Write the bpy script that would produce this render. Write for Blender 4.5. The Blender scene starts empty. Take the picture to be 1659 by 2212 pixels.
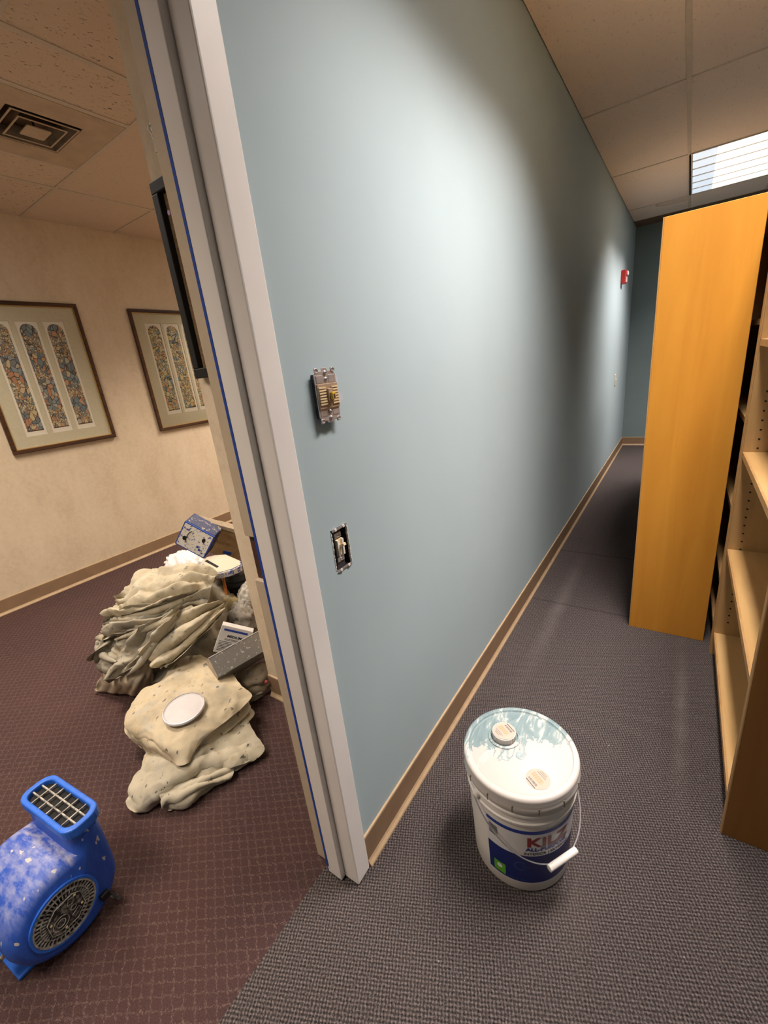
import bpy, math, random
import numpy as np
from mathutils import Vector, Matrix

random.seed(7)
rng = np.random.default_rng(7)
S = bpy.context.scene
COL = S.collection
PI = math.pi

# ------------------------------------------------------------------ camera
CAM_ROWS = ((0.82757732, 0.55066089, -0.10903375),
            (0.09072506, -0.32288559, -0.94207954),
            (-0.55397178, 0.76975157, -0.31717153))   # right, down, forward
CAM_LOC = (0.63232631, 0.0, 1.34886438)
FPX = 922.54
cam_d = bpy.data.cameras.new('camera')
cam_d.sensor_fit = 'VERTICAL'
cam_d.sensor_height = 36.0
cam_d.lens = FPX / 2212.0 * 36.0
cam_d.clip_start = 0.02
cam = bpy.data.objects.new('camera', cam_d)
COL.objects.link(cam)
r0, r1, r2 = [Vector(r) for r in CAM_ROWS]
M3 = Matrix((r0, -r1, -r2)).transposed()
cam.matrix_world = Matrix.Translation(CAM_LOC) @ M3.to_4x4()
S.camera = cam

# ------------------------------------------------------------------ world, view
w = bpy.data.worlds.new('world')
S.world = w
w.use_nodes = True
w.node_tree.nodes['Background'].inputs[0].default_value = (1.0, 0.9, 0.8, 1)
w.node_tree.nodes['Background'].inputs[1].default_value = 0.05
S.view_settings.view_transform = 'Standard'
S.view_settings.look = 'None'
S.view_settings.gamma = 1.0
S.view_settings.use_curve_mapping = False
S.view_settings.exposure = 0.0
# lamps: every troffer below carries its own light (see troffer()); tuned here
LIGHT_COL_HALL = (1.0, 0.875, 0.80)
LIGHT_COL_OFFICE = (1.0, 0.85, 0.70)
HALL_W = 46.0
OFFICE_W = 34.0
HALL_SPREAD = 98
HALL_TILT = 12        # batwing: the two lamp rows of a hall light throw to both sides
OFFICE_SPREAD = 118

# ------------------------------------------------------------------ measures
HC = 2.584            # ceiling height
FAR_Y = 6.6           # end wall of the hall
PW = -3.199           # picture wall plane
PY = FPX

def ray(u, v):
    a, b = u - 829.5, v - 1106.0
    return Vector((r0[i] * a + r1[i] * b + r2[i] * FPX for i in range(3)))

def atz(u, v, z):                       # photo measurement -> point at height z
    d = ray(u, v); t = (z - CAM_LOC[2]) / d.z
    return Vector(CAM_LOC) + d * t

def camvec(a, b, c):                    # right, down, forward -> world
    return r0 * a + r1 * b + r2 * c

# ------------------------------------------------------------------ helpers
class MB:
    def __init__(s): s.v = []; s.f = []
    def add(s, vs, fs):
        n = len(s.v); s.v += [tuple(p) for p in vs]; s.f += [tuple(i + n for i in f) for f in fs]; return s
    def box(s, x0, x1, y0, y1, z0, z1):
        return s.add([(x0,y0,z0),(x1,y0,z0),(x1,y1,z0),(x0,y1,z0),(x0,y0,z1),(x1,y0,z1),(x1,y1,z1),(x0,y1,z1)],
                     [(0,3,2,1),(4,5,6,7),(0,1,5,4),(1,2,6,5),(2,3,7,6),(3,0,4,7)])
    def prism(s, poly, z0, z1, axis='z'):
        n = len(poly)
        def P(a, b, c):
            return {'z': (a, b, c), 'x': (c, a, b), 'y': (a, c, b)}[axis]
        vs = [P(a, b, z0) for a, b in poly] + [P(a, b, z1) for a, b in poly]
        fs = [tuple(range(n - 1, -1, -1)), tuple(range(n, 2 * n))]
        fs += [(i, (i + 1) % n, n + (i + 1) % n, n + i) for i in range(n)]
        return s.add(vs, fs)
    def lathe(s, prof, n=48, c=(0, 0), a0=0, a1=2 * PI, cap=True):
        full = abs(a1 - a0 - 2 * PI) < 1e-6
        m = n if full else n + 1
        vs = []
        for i in range(m):
            a = a0 + (a1 - a0) * i / n
            vs += [(c[0] + r * math.cos(a), c[1] + r * math.sin(a), z) for r, z in prof]
        k = len(prof); fs = []
        for i in range(n):
            j = (i + 1) % m
            for q in range(k - 1):
                fs.append((i * k + q, j * k + q, j * k + q + 1, i * k + q + 1))
        if cap and full:
            if prof[0][0] > 1e-6: fs.append(tuple(i * k for i in range(m - 1, -1, -1)))
            if prof[-1][0] > 1e-6: fs.append(tuple(i * k + k - 1 for i in range(m)))
        return s.add(vs, fs)
    def tube(s, pts, r, n=8, closed=False):
        pts = [Vector(p) for p in pts]; m = len(pts); vs = []
        prev = None
        for i, p in enumerate(pts):
            a = pts[(i - 1) % m] if (closed or i > 0) else p
            b = pts[(i + 1) % m] if (closed or i < m - 1) else p
            t = (b - a).normalized()
            if prev is None:
                u = t.orthogonal().normalized()
            else:
                u = (prev - t * prev.dot(t)).normalized()
            prev = u; w_ = t.cross(u)
            rr = r[i] if isinstance(r, (list, tuple)) else r
            vs += [p + (u * math.cos(2 * PI * k / n) + w_ * math.sin(2 * PI * k / n)) * rr for k in range(n)]
        fs = []
        for i in range(m if closed else m - 1):
            j = (i + 1) % m
            fs += [(i * n + k, i * n + (k + 1) % n, j * n + (k + 1) % n, j * n + k) for k in range(n)]
        if not closed:
            fs += [tuple(range(n - 1, -1, -1)), tuple(range((m - 1) * n, m * n))]
        return s.add(vs, fs)
    def xf(s, M):
        s.v = [tuple(M @ Vector(p)) for p in s.v]; return s
    def build(s, name, mat, parent=None, smooth=False, bevel=0, seg=2, angle=40):
        me = bpy.data.meshes.new(name); me.from_pydata(s.v, [], s.f); me.update()
        import bmesh
        bm = bmesh.new(); bm.from_mesh(me); bmesh.ops.recalc_face_normals(bm, faces=bm.faces); bm.to_mesh(me); bm.free()
        return link(name, me, mat, parent, smooth, bevel, seg, angle)

def link(name, me, mat, parent=None, smooth=False, bevel=0, seg=2, angle=40):
    if mat is not None: me.materials.append(mat)
    o = bpy.data.objects.new(name, me); COL.objects.link(o)
    if parent is not None: o.parent = parent
    if smooth:
        me.shade_smooth()
        if angle < 180: me.set_sharp_from_angle(angle=math.radians(angle))
    if bevel:
        b = o.modifiers.new('bevel', 'BEVEL'); b.width = bevel; b.segments = seg; b.limit_method = 'ANGLE'; b.angle_limit = math.radians(35)
    return o

def tag(o, label, cat, group=None, kind=None):
    o['label'] = label; o['category'] = cat
    if group: o['group'] = group
    if kind: o['kind'] = kind
    return o

def thing(name, label, cat, loc=(0, 0, 0), rz=0, group=None, M=None):
    o = bpy.data.objects.new(name, None); COL.objects.link(o)
    if M is not None: o.matrix_world = M
    else: o.location = loc; o.rotation_euler = (0, 0, rz)
    o.empty_display_size = .05
    return tag(o, label, cat, group)

def struct(name, label, cat, mb, mat, bevel=0):
    return tag(mb.build(name, mat, bevel=bevel), label, cat, kind='structure')

def rrect(w_, h_, r, n=5, cx=0, cy=0):
    out = []
    for (sx, sy, a0) in ((1, 1, 0), (-1, 1, PI / 2), (-1, -1, PI), (1, -1, 1.5 * PI)):
        for k in range(n + 1):
            a = a0 + PI / 2 * k / n
            out.append((cx + sx * (w_ / 2 - r) + r * math.cos(a), cy + sy * (h_ / 2 - r) + r * math.sin(a)))
    return out

def text_mesh(txt, size, bold=0.0, extrude=0.0, align='LEFT', res=3):
    cu = bpy.data.curves.new('lettering', 'FONT'); cu.body = txt; cu.size = size; cu.offset = bold
    cu.extrude = extrude; cu.align_x = align; cu.resolution_u = res
    o = bpy.data.objects.new('lettering', cu); COL.objects.link(o)
    dg = bpy.context.evaluated_depsgraph_get(); dg.update()
    me = bpy.data.meshes.new_from_object(o.evaluated_get(dg))
    bpy.data.objects.remove(o); bpy.data.curves.remove(cu)
    return me

# ------------------------------------------------------------------ materials
class N:
    """tiny node helper"""
    def __init__(s, name, rough=.6, metallic=0, spec=.4):
        s.m = bpy.data.materials.new(name); s.m.use_nodes = True
        s.t = s.m.node_tree; s.b = s.t.nodes['Principled BSDF']
        s.b.inputs['Roughness'].default_value = rough; s.b.inputs['Metallic'].default_value = metallic
        s.b.inputs['Specular IOR Level'].default_value = spec
        s.co = s.t.nodes.new('ShaderNodeTexCoord')
    def n(s, typ, **kw):
        x = s.t.nodes.new(typ)
        for k, v in kw.items():
            if k in x.inputs: s.put(x.inputs[k], v)
            else: setattr(x, k, v)
        return x
    def put(s, inp, v):
        if isinstance(v, bpy.types.NodeSocket): s.t.links.new(v, inp)
        elif isinstance(v, (tuple, list)) and len(v) == 3 and inp.type == 'RGBA': inp.default_value = (*v, 1)
        else: inp.default_value = v
    def map(s, scale=(1, 1, 1), rot=(0, 0, 0), loc=(0, 0, 0), src=None):
        x = s.n('ShaderNodeMapping'); s.put(x.inputs['Vector'], src or s.co.outputs['Object'])
        x.inputs['Scale'].default_value = scale; x.inputs['Rotation'].default_value = rot; x.inputs['Location'].default_value = loc
        return x.outputs[0]
    def noise(s, scale, detail=3, rough=.55, vec=None, dist=0):
        x = s.n('ShaderNodeTexNoise'); x.inputs['Scale'].default_value = scale; x.inputs['Detail'].default_value = detail
        x.inputs['Roughness'].default_value = rough; x.inputs['Distortion'].default_value = dist
        s.put(x.inputs['Vector'], vec or s.co.outputs['Object']); return x.outputs['Fac']
    def voro(s, scale, vec=None, feature='F1', out='Distance', rnd=1.0):
        x = s.n('ShaderNodeTexVoronoi'); x.feature = feature; x.inputs['Scale'].default_value = scale
        x.inputs['Randomness'].default_value = rnd
        s.put(x.inputs['Vector'], vec or s.co.outputs['Object']); return x.outputs[out]
    def ramp(s, fac, stops, interp='LINEAR'):
        x = s.n('ShaderNodeValToRGB'); x.color_ramp.interpolation = interp
        e = x.color_ramp.elements
        while len(e) < len(stops): e.new(.5)
        for i, (p, c) in enumerate(stops):
            e[i].position = p; e[i].color = (*c, 1) if isinstance(c, (tuple, list)) else (c, c, c, 1)
        s.put(x.inputs[0], fac); return x.outputs[0]
    def math(s, op, a, b=0.0, clamp=False):
        x = s.n('ShaderNodeMath'); x.operation = op; x.use_clamp = clamp; s.put(x.inputs[0], a); s.put(x.inputs[1], b); return x.outputs[0]
    def mix(s, fac, a, b, blend='MIX'):
        x = s.n('ShaderNodeMix'); x.data_type = 'RGBA'; x.blend_type = blend
        s.put(x.inputs['Factor'], fac); s.put(x.inputs[6], a); s.put(x.inputs[7], b); return x.outputs[2]
    def xyz(s, src=None):
        x = s.n('ShaderNodeSeparateXYZ'); s.put(x.inputs[0], src or s.co.outputs['Object']); return x.outputs
    def color(s, c): s.put(s.b.inputs['Base Color'], c); return s
    def bump(s, h, strength=.3, dist=.002):
        x = s.n('ShaderNodeBump'); x.inputs['Strength'].default_value = strength; x.inputs['Distance'].default_value = dist
        s.put(x.inputs['Height'], h); s.put(s.b.inputs['Normal'], x.outputs[0]); return s
    def emit(s, c, k): s.put(s.b.inputs['Emission Color'], c); s.b.inputs['Emission Strength'].default_value = k; return s

def plain(name, c, rough=.6, metallic=0, var=.12, scale=30, bump=0, spec=.4):
    k = N(name, rough, metallic, spec)
    f = k.noise(scale, 4)
    lo = tuple(x * (1 - var) for x in c); hi = tuple(min(1, x * (1 + var)) for x in c)
    k.color(k.ramp(f, [(.3, lo), (.7, hi)]))
    if bump: k.bump(f, bump, .001)
    return k.m

def m_wall_blue():
    k = N('blue_wall_paint', .75, spec=.2)
    f = k.noise(2.2, 3); g = k.noise(260, 2)
    base = k.ramp(f, [(.25, (.40, .505, .55)), (.75, (.425, .535, .58))])
    X = k.xyz()                                     # two lilac smudges of old paint beside the dimmer
    for (cy, cz, ry, rz) in ((.756, 1.337, .009, .016), (.762, 1.300, .012, .012)):
        d = k.math('ADD', k.math('POWER', k.math('DIVIDE', k.math('SUBTRACT', X[1], cy), ry), 2.0), k.math('POWER', k.math('DIVIDE', k.math('SUBTRACT', X[2], cz), rz), 2.0))
        base = k.mix(k.ramp(d, [(.3, .55), (1.0, 0.0)]), base, (.56, .54, .68))
    k.color(base); k.bump(g, .06, .001)
    return k.m

def m_wallpaper():
    k = N('beige_wallpaper', .8, spec=.2)
    f = k.noise(4, 5, .7, k.map((1, 1.4, .7))); g = k.noise(35, 4, .7)
    h = k.math('ADD', k.math('MULTIPLY', f, .6), k.math('MULTIPLY', g, .4))
    k.color(k.ramp(h, [(.32, (.57, .46, .33)), (.5, (.67, .555, .41)), (.68, (.73, .62, .475))])); k.bump(g, .1, .002)
    return k.m

def m_carpet_hall():
    k = N('tweed_carpet', .95, spec=.1)
    v = k.map((1, 1, 1), (0, 0, .35))
    X = k.xyz(v)
    wob = k.math('MULTIPLY', k.noise(48, 3), 3.4)
    a = k.math('SINE', k.math('ADD', k.math('MULTIPLY', X[0], 560.0), wob))
    b = k.math('SINE', k.math('ADD', k.math('MULTIPLY', X[1], 560.0), wob))
    chk = k.math('MULTIPLY', a, b)
    loop = k.math('ADD', k.math('MULTIPLY', chk, .27), k.math('MULTIPLY', k.math('SUBTRACT', k.noise(230, 3, .8), .5), 1.75))
    base = k.ramp(k.math('ADD', loop, .5), [(.05, (.010, .008, .008)), (.45, (.055, .046, .046)), (.95, (.21, .18, .175))])
    wear = k.noise(1.7, 4, .6, k.map((1.3, .5, 1)))
    base = k.mix(k.ramp(wear, [(.45, 0.0), (.75, .25)]), base, (.13, .11, .105))
    # pale rubbed outlines of furniture that stood here and a seam
    Y = k.xyz()
    def band(axis, pos, wd):
        return k.math('SUBTRACT', 1.0, k.math('DIVIDE', k.math('ABSOLUTE', k.math('SUBTRACT', Y[axis], pos)), wd), True)
    rub = k.math('MULTIPLY', band(0, .735, .03), k.math('MULTIPLY', band(1, 1.65, .55), k.noise(14, 3)))
    rub2 = k.math('MULTIPLY', band(0, .17, .05), k.math('MULTIPLY', band(1, 2.2, .9), k.noise(9, 3)))
    base = k.mix(k.math('MULTIPLY', k.math('ADD', rub, rub2), .55, True), base, (.24, .21, .20))
    seam = k.math('ADD', band(1, 2.93, .012), band(1, 2.22, .010), True)
    seam = k.math('MULTIPLY', seam, k.math('LESS_THAN', Y[0], .52))
    base = k.mix(k.math('MULTIPLY', seam, .5), base, (.02, .017, .017))
    lint = k.ramp(k.noise(75, 2, .5), [(.76, 0.0), (.79, 1.0)])
    base = k.mix(k.math('MULTIPLY', lint, .6), base, (.5, .46, .42))
    k.color(base); k.bump(loop, .7, .003)
    return k.m

def m_carpet_office():
    k = N('lattice_carpet', .95, spec=.1)
    X = k.xyz()
    wob = k.math('MULTIPLY', k.math('SUBTRACT', k.noise(90, 3), .5), .8)
    def lines(sg):
        c_ = k.math('ADD', k.math('MULTIPLY', X[0], math.sin(.60)), k.math('MULTIPLY', X[1], sg * math.cos(.60)))
        a = k.math('PINGPONG', k.math('ADD', k.math('MULTIPLY', c_, 1 / .0246), wob), .5)
        return k.ramp(a, [(.0, 1.0), (.13, 0.0)])
    fine = k.noise(330, 3, .8)
    lat = k.math('MAXIMUM', lines(1), lines(-1))
    lat = k.math('MULTIPLY', lat, k.ramp(k.noise(210, 3, .85), [(.44, 0.0), (.62, 1.0)]))
    pool = k.noise(2.2, 3)
    base = k.ramp(fine, [(.3, (.028, .015, .015)), (.6, (.078, .046, .045)), (.8, (.13, .08, .075))])
    base = k.mix(k.ramp(pool, [(.4, 0.0), (.7, .35)]), base, (.10, .05, .042))
    k.color(k.mix(k.math('MULTIPLY', lat, .6), base, (.30, .21, .18)))
    k.bump(k.math('ADD', lat, fine), .6, .003)
    return k.m

def m_tile(name, c, fiss=.5, stain=None):
    k = N(name, .95, spec=.1)
    v = k.map((105, 42, 60))
    f = k.noise(1.0, 3, .65, v, .6); g = k.noise(150, 2)
    crack = k.ramp(f, [(.33, 1.0), (.39, 0.0)])
    base = k.mix(k.math('MULTIPLY', crack, fiss), c, tuple(x * .22 for x in c))
    base = k.mix(k.math('MULTIPLY', k.ramp(g, [(.2, 1.0), (.42, 0.0)]), fiss * .35), base, tuple(x * .4 for x in c))
    if stain:
        X = k.xyz(); cx, cy, rx, ry = stain
        d = k.math('ADD', k.math('POWER', k.math('DIVIDE', k.math('SUBTRACT', X[0], cx), rx), 2.0),
                   k.math('POWER', k.math('DIVIDE', k.math('SUBTRACT', X[1], cy), ry), 2.0))
        d = k.math('ADD', d, k.math('MULTIPLY', k.noise(9, 3), .5))
        base = k.mix(k.ramp(d, [(.75, .25), (1.15, .75), (1.3, 0.0)]), base, (.36, .22, .09))
    k.color(base); k.bump(k.math('SUBTRACT', 1.0, crack), .5 * fiss, .002)
    return k.m

def m_wood(name, c0, c1, c2, axis=2, scale=1.0, rough=.45, coat=0.0, knots=0.0):
    k = N(name, rough, spec=.4)
    sc = [26 * scale] * 3; sc[axis] = 2.2 * scale
    f = k.noise(1.0, 5, .6, k.map(tuple(sc)), .8)
    sc2 = [5 * scale] * 3; sc2[axis] = .6 * scale
    g = k.noise(1.0, 3, .5, k.map(tuple(sc2)), .5)
    h = k.math('ADD', k.math('MULTIPLY', f, .5), k.math('MULTIPLY', g, .5))
    base = k.ramp(h, [(.33, c0), (.5, c1), (.66, c2)])
    if knots:
        sc3 = [9.0, 9.0, 9.0]; sc3[axis] = 3.5
        d = k.voro(1.0, k.map(tuple(sc3)))
        base = k.mix(k.ramp(d, [(.05, knots), (.14, 0.0)]), base, tuple(x * .25 for x in c0))
    k.color(base); k.bump(f, .05, .001)
    if coat: k.b.inputs['Coat Weight'].default_value = coat; k.b.inputs['Coat Roughness'].default_value = .3
    return k.m

def m_canvas(name, c, stain=.5, spots=.6, seed=0.0):
    k = N(name, .92, spec=.15)
    v = k.map((1, 1, 1), (0, 0, 0), (seed, seed * 1.7, seed * .6))
    f = k.noise(7, 4, .6, v); g = k.noise(22, 4, .65, v); wv = k.noise(420, 2, .5, v)
    base = k.ramp(f, [(.3, tuple(x * .72 for x in c)), (.5, c), (.72, tuple(min(1, x * 1.16) for x in c))])
    base = k.mix(k.ramp(g, [(.56, 0.0), (.72, stain)]), base, (.42, .29, .13))
    grey = k.noise(13, 4, .6, k.map((1, 1, 1), (0, 0, 0), (seed + 3.1, seed, 1.0)))
    base = k.mix(k.ramp(grey, [(.57, 0.0), (.70, stain * .8)]), base, (.33, .34, .34))
    sp = k.noise(46, 2, .5, k.map((1, .6, 1), (0, 0, .6), (seed, 4.0, seed)))
    base = k.mix(k.ramp(sp, [(.665, 0.0), (.71, spots)]), base, (.06, .06, .065))
    k.color(base); k.bump(k.math('ADD', k.math('MULTIPLY', wv, .35), g), .35, .004)
    return k.m

def m_splatter(name, c, c2, amt=(.5, .56), scale=30, rough=.5, metallic=0):
    k = N(name, rough, metallic)
    f = k.noise(scale, 5, .7)
    k.color(k.mix(k.ramp(f, [(amt[0], 0.0), (amt[1], 1.0)]), c, c2)); k.bump(f, .2, .002)
    return k.m

def m_glass_art(name, seed, pal, warm):
    """stained-glass style print: leaded cells, colours by cell, printed dark outlines"""
    k = N(name, .55, spec=.3)
    v0 = k.map((1, 1, 1), (0, 0, 0), (seed, seed * 2.3, seed * 1.1))
    wob = k.n('ShaderNodeVectorMath'); wob.operation = 'ADD'
    nz = k.n('ShaderNodeTexNoise'); nz.inputs['Scale'].default_value = 9; k.put(nz.inputs['Vector'], v0)
    sub = k.n('ShaderNodeVectorMath'); sub.operation = 'SCALE'; k.put(sub.inputs[0], nz.outputs['Color']); sub.inputs['Scale'].default_value = .06
    k.put(wob.inputs[0], v0); k.put(wob.inputs[1], sub.outputs[0])
    mp = k.map((1, 42, 26), (.5, 0, 0), (0, 0, 0), wob.outputs[0])
    col = k.voro(1.0, mp, 'F1', 'Color'); edge = k.voro(1.0, mp, 'DISTANCE_TO_EDGE', 'Distance')
    mp2 = k.map((1, 85, 60), (-.6, 0, 0), (0, 0, 0), wob.outputs[0])
    col2 = k.voro(1.0, mp2, 'F1', 'Color'); edge2 = k.voro(1.0, mp2, 'DISTANCE_TO_EDGE', 'Distance')
    zone = k.noise(5.5, 2, .5, v0)
    s1 = k.xyz(col)[0]; s2 = k.xyz(col2)[1]
    a = k.ramp(s1, [(i / len(pal), p) for i, p in enumerate(pal)], 'CONSTANT')
    b = k.ramp(s2, [(i / len(warm), p) for i, p in enumerate(warm)], 'CONSTANT')
    z = k.ramp(zone, [(.49, 0.0), (.5, 1.0)])
    base = k.mix(z, a, b)
    e = k.mix(z, k.ramp(edge, [(.03, 1.0), (.07, 0.0)]), k.ramp(edge2, [(.04, 1.0), (.09, 0.0)]))
    base = k.mix(.33, base, (.30, .26, .19))
    k.color(k.mix(e, base, (.045, .038, .035)))
    return k.m

MAT = {}
MAT['blue'] = m_wall_blue()
MAT['teal'] = plain('dark_teal_wall', (.20, .265, .275), .75, var=.04, scale=3, spec=.2)  # darker, greyer version of the aisle wall's blue
MAT['paper'] = m_wallpaper()
MAT['hall_carpet'] = m_carpet_hall()
MAT['office_carpet'] = m_carpet_office()
TC = (.80, .69, .60)
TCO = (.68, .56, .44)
MAT['tile'] = m_tile('ceiling_tile_smooth', TC, .28)
MAT['tile_fiss'] = m_tile('ceiling_tile_fissured', TCO, .85)
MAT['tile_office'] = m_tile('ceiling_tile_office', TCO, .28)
MAT['tile_stain'] = m_tile('ceiling_tile_stained', TC, .28, (.42, 5.80, .22, .12))
MAT['tile_brown'] = plain('brown_ceiling_panel', (.16, .10, .06), .8)
MAT['tee'] = plain('ceiling_grid_metal', (.60, .52, .43), .5, var=.05)
MAT['base'] = plain('tan_vinyl_baseboard', (.27, .175, .105), .5, var=.10, scale=12)
MAT['base_lip'] = plain('baseboard_toe', (.46, .33, .20), .5, var=.1)
MAT['trim'] = plain('white_door_paint', (.88, .85, .83), .32, var=.02, scale=6, spec=.5)
MAT['trim_old'] = plain('old_beige_frame', (.55, .455, .33), .5, var=.05)
MAT['tape'] = plain('blue_painter_tape', (.012, .06, .36), .6, var=.1)
MAT['strike'] = plain('brown_primer', (.07, .03, .018), .7)
MAT['black'] = plain('black_plastic', (.006, .006, .007), .6)
MAT['cork'] = plain('cork', (.30, .19, .10), .9, scale=140, var=.4)
MAT['frame_wood'] = m_wood('dark_walnut_frame', (.028, .012, .006), (.06, .026, .013), (.10, .045, .02), 1, 1.5, .35)
MAT['gold'] = plain('gold_fillet', (.50, .32, .10), .35, .6)
MAT['mat_board'] = plain('mat_board', (.50, .46, .33), .9, var=.04, scale=60)
MAT['print_paper'] = plain('print_paper', (.66, .62, .52), .9, var=.03)
MAT['white_plastic'] = plain('white_plastic', (.80, .77, .73), .38, var=.02, scale=8)
MAT['lid_white'] = plain('lid_white', (.57, .535, .505), .4, var=.02, scale=6)
MAT['steel'] = plain('galvanised_steel', (.66, .64, .67), .38, .75, var=.15, scale=60)
MAT['steel_dark'] = plain('dark_steel', (.10, .09, .10), .5, .6)
MAT['brass'] = plain('brass_tone', (.46, .34, .24), .4, .35)
MAT['ivory'] = plain('ivory_plastic', (.72, .58, .36), .4)
MAT['dark'] = plain('deep_shadow_black', (.008, .008, .008), .8)
MAT['gypsum'] = plain('gypsum_edge', (.72, .70, .66), .9)
MAT['red'] = plain('red_plastic', (.52, .03, .03), .4)
MAT['amber'] = m_wood('amber_stained_birch', (.50, .205, .022), (.58, .255, .030), (.64, .30, .04), 2, .55, .42, .15)
MAT['amber_shade'] = m_wood('shaded_amber_birch', (.20, .085, .018), (.25, .11, .025), (.30, .14, .035), 2, .55, .42, .1)  # amber finish with the shade of the unlit end panel put into its colour
MAT['pine'] = m_wood('pale_shelf_wood', (.45, .27, .10), (.58, .37, .155), (.66, .45, .21), 1, .6, .45, .1, .5)
MAT['pine_z'] = m_wood('pale_upright_wood', (.38, .22, .085), (.48, .30, .125), (.55, .36, .165), 2, .6, .45, .1, .4)
MAT['edge'] = m_wood('solid_edge_strip', (.36, .20, .075), (.46, .27, .11), (.53, .33, .15), 2, .8, .45)

# ------------------------------------------------------------------ the two rooms: floors
HALL_X1, HALL_Y0, OFF_Y0, OFF_Y1 = 2.35, -1.9, -1.9, 4.6
struct('floor', 'grey-brown tweed carpet of the aisle', 'carpet', MB().box(-.105, HALL_X1, HALL_Y0, FAR_Y, -.05, 0), MAT['hall_carpet'])
struct('floor', 'plum-brown lattice patterned carpet beyond the doorway', 'carpet', MB().box(PW, -.105, OFF_Y0, OFF_Y1, -.05, 0), MAT['office_carpet'])

# ------------------------------------------------------------------ walls
def wall_with_holes(y0, y1, z0, z1, x0, x1, holes):
    mb = MB()
    ys = sorted({y0, y1, *[h[0] for h in holes], *[h[1] for h in holes]})
    zs = sorted({z0, z1, *[h[2] for h in holes], *[h[3] for h in holes]})
    for i in range(len(ys) - 1):
        for j in range(len(zs) - 1):
            a, b, c, d = ys[i], ys[i + 1], zs[j], zs[j + 1]
            if any(h[0] <= a and b <= h[1] and h[2] <= c and d <= h[3] for h in holes): continue
            mb.add([(x1, a, c), (x1, b, c), (x1, b, d), (x1, a, d)], [(0, 1, 2, 3)])
    for (a, b, c, d) in holes:
        vs = [(x1, a, c), (x1, b, c), (x1, b, d), (x1, a, d), (x1 - .05, a, c), (x1 - .05, b, c), (x1 - .05, b, d), (x1 - .05, a, d)]
        mb.add(vs, [(0, 4, 5, 1), (1, 5, 6, 2), (2, 6, 7, 3), (3, 7, 4, 0), (4, 7, 6, 5)])
    # back, ends, top, bottom
    mb.add([(x0, y0, z0), (x0, y1, z0), (x0, y1, z1), (x0, y0, z1)], [(0, 3, 2, 1)])
    for y in (y0, y1): mb.add([(x0, y, z0), (x1, y, z0), (x1, y, z1), (x0, y, z1)], [(0, 1, 2, 3)])
    for z in (z0, z1): mb.add([(x0, y0, z), (x1, y0, z), (x1, y1, z), (x0, y1, z)], [(0, 1, 2, 3)])
    return mb
WT = -.125
SW2 = (.663, .7215, .908, 1.0145)
wall = wall_with_holes(.585, FAR_Y, 0, HC + .05, WT, 0, [SW2])
me = bpy.data.meshes.new('wall_center'); me.from_pydata(wall.v, [], wall.f); me.update()
tag(link('wall_center', me, MAT['blue']), 'pale blue painted wall along the aisle', 'wall', kind='structure')
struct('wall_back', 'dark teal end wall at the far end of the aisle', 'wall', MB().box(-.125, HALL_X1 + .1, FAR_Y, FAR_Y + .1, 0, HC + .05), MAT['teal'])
struct('wall_right', 'blue wall behind the bookcases', 'wall', MB().box(HALL_X1, HALL_X1 + .1, HALL_Y0, FAR_Y, 0, HC + .05), MAT['blue'])
struct('wall_front', 'wall behind the viewer', 'wall', MB().box(PW - .1, HALL_X1 + .1, HALL_Y0 - .1, HALL_Y0, 0, HC + .05), MAT['paper'])
struct('wall_center', 'wall on the near side of the doorway and above it', 'wall',
       MB().box(WT, 0, HALL_Y0, -.42, 0, HC + .05).box(WT, 0, -.42, .585, 2.10, HC + .05), MAT['blue'])
struct('wall_left', 'beige mottled wallpaper wall with the framed prints', 'wall', MB().box(PW - .1, PW, OFF_Y0, OFF_Y1, 0, HC + .05), MAT['paper'])
struct('wall_back', 'office end wall behind the stub wall', 'wall', MB().box(PW, -.795, OFF_Y1, OFF_Y1 + .1, 0, HC + .05), MAT['paper'])
struct('wall_stub', 'narrow beige wallpaper wall just past the door frame', 'wall',
       MB().box(-.795, WT - .002, .956, 1.06, 0, HC + .05).box(-.795, -.70, 1.06, OFF_Y1, 0, HC + .05), MAT['paper'])

def baseboard(name, label, a, b, nrm, h=.105, t=.006):
    """vinyl cove base from a to b (xy), standing t proud along nrm, with a rounded toe"""
    a = Vector((*a, 0)); b = Vector((*b, 0)); n = Vector((*nrm, 0))
    prof = [(0, 0), (.016, 0), (.015, .004), (.009, .012), (t, .022), (t, h - .003), (t - .002, h), (0, h)]
    def sweep(pf):
        vs = [a + n * p + Vector((0, 0, z)) for p, z in pf] + [b + n * p + Vector((0, 0, z)) for p, z in pf]
        k = len(pf)
        return MB().add(vs, [tuple(range(k)), tuple(range(2 * k - 1, k - 1, -1))] + [(i, (i + 1) % k, k + (i + 1) % k, k + i) for i in range(k)])
    o = struct(name, label, 'baseboard', sweep([(0, .018), (t, .0205), (t, h - .006), (0, h - .006)]), MAT['base'])
    sweep([(0, 0), (.016, 0), (.015, .005), (.009, .013), (t, .0205), (0, .018)]).build('toe', MAT['base_lip'], o)
    sweep([(0, h - .006), (t, h - .006), (t - .001, h - .001), (0, h)]).build('top_edge', MAT['base_lip'], o)
    return o
baseboard('baseboard_center', 'tan vinyl baseboard along the blue wall', (0, .597), (0, FAR_Y), (1, 0), .112)
baseboard('baseboard_back', 'tan vinyl baseboard on the dark end wall', (0, FAR_Y), (HALL_X1, FAR_Y), (0, -1), .112)
baseboard('baseboard_left', 'brown vinyl baseboard under the framed prints', (PW, OFF_Y0), (PW, OFF_Y1), (1, 0), .112)
baseboard('baseboard_stub', 'short tan baseboard on the narrow stub wall', (-.795, .956), (WT, .956), (0, -1), .112)

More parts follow.
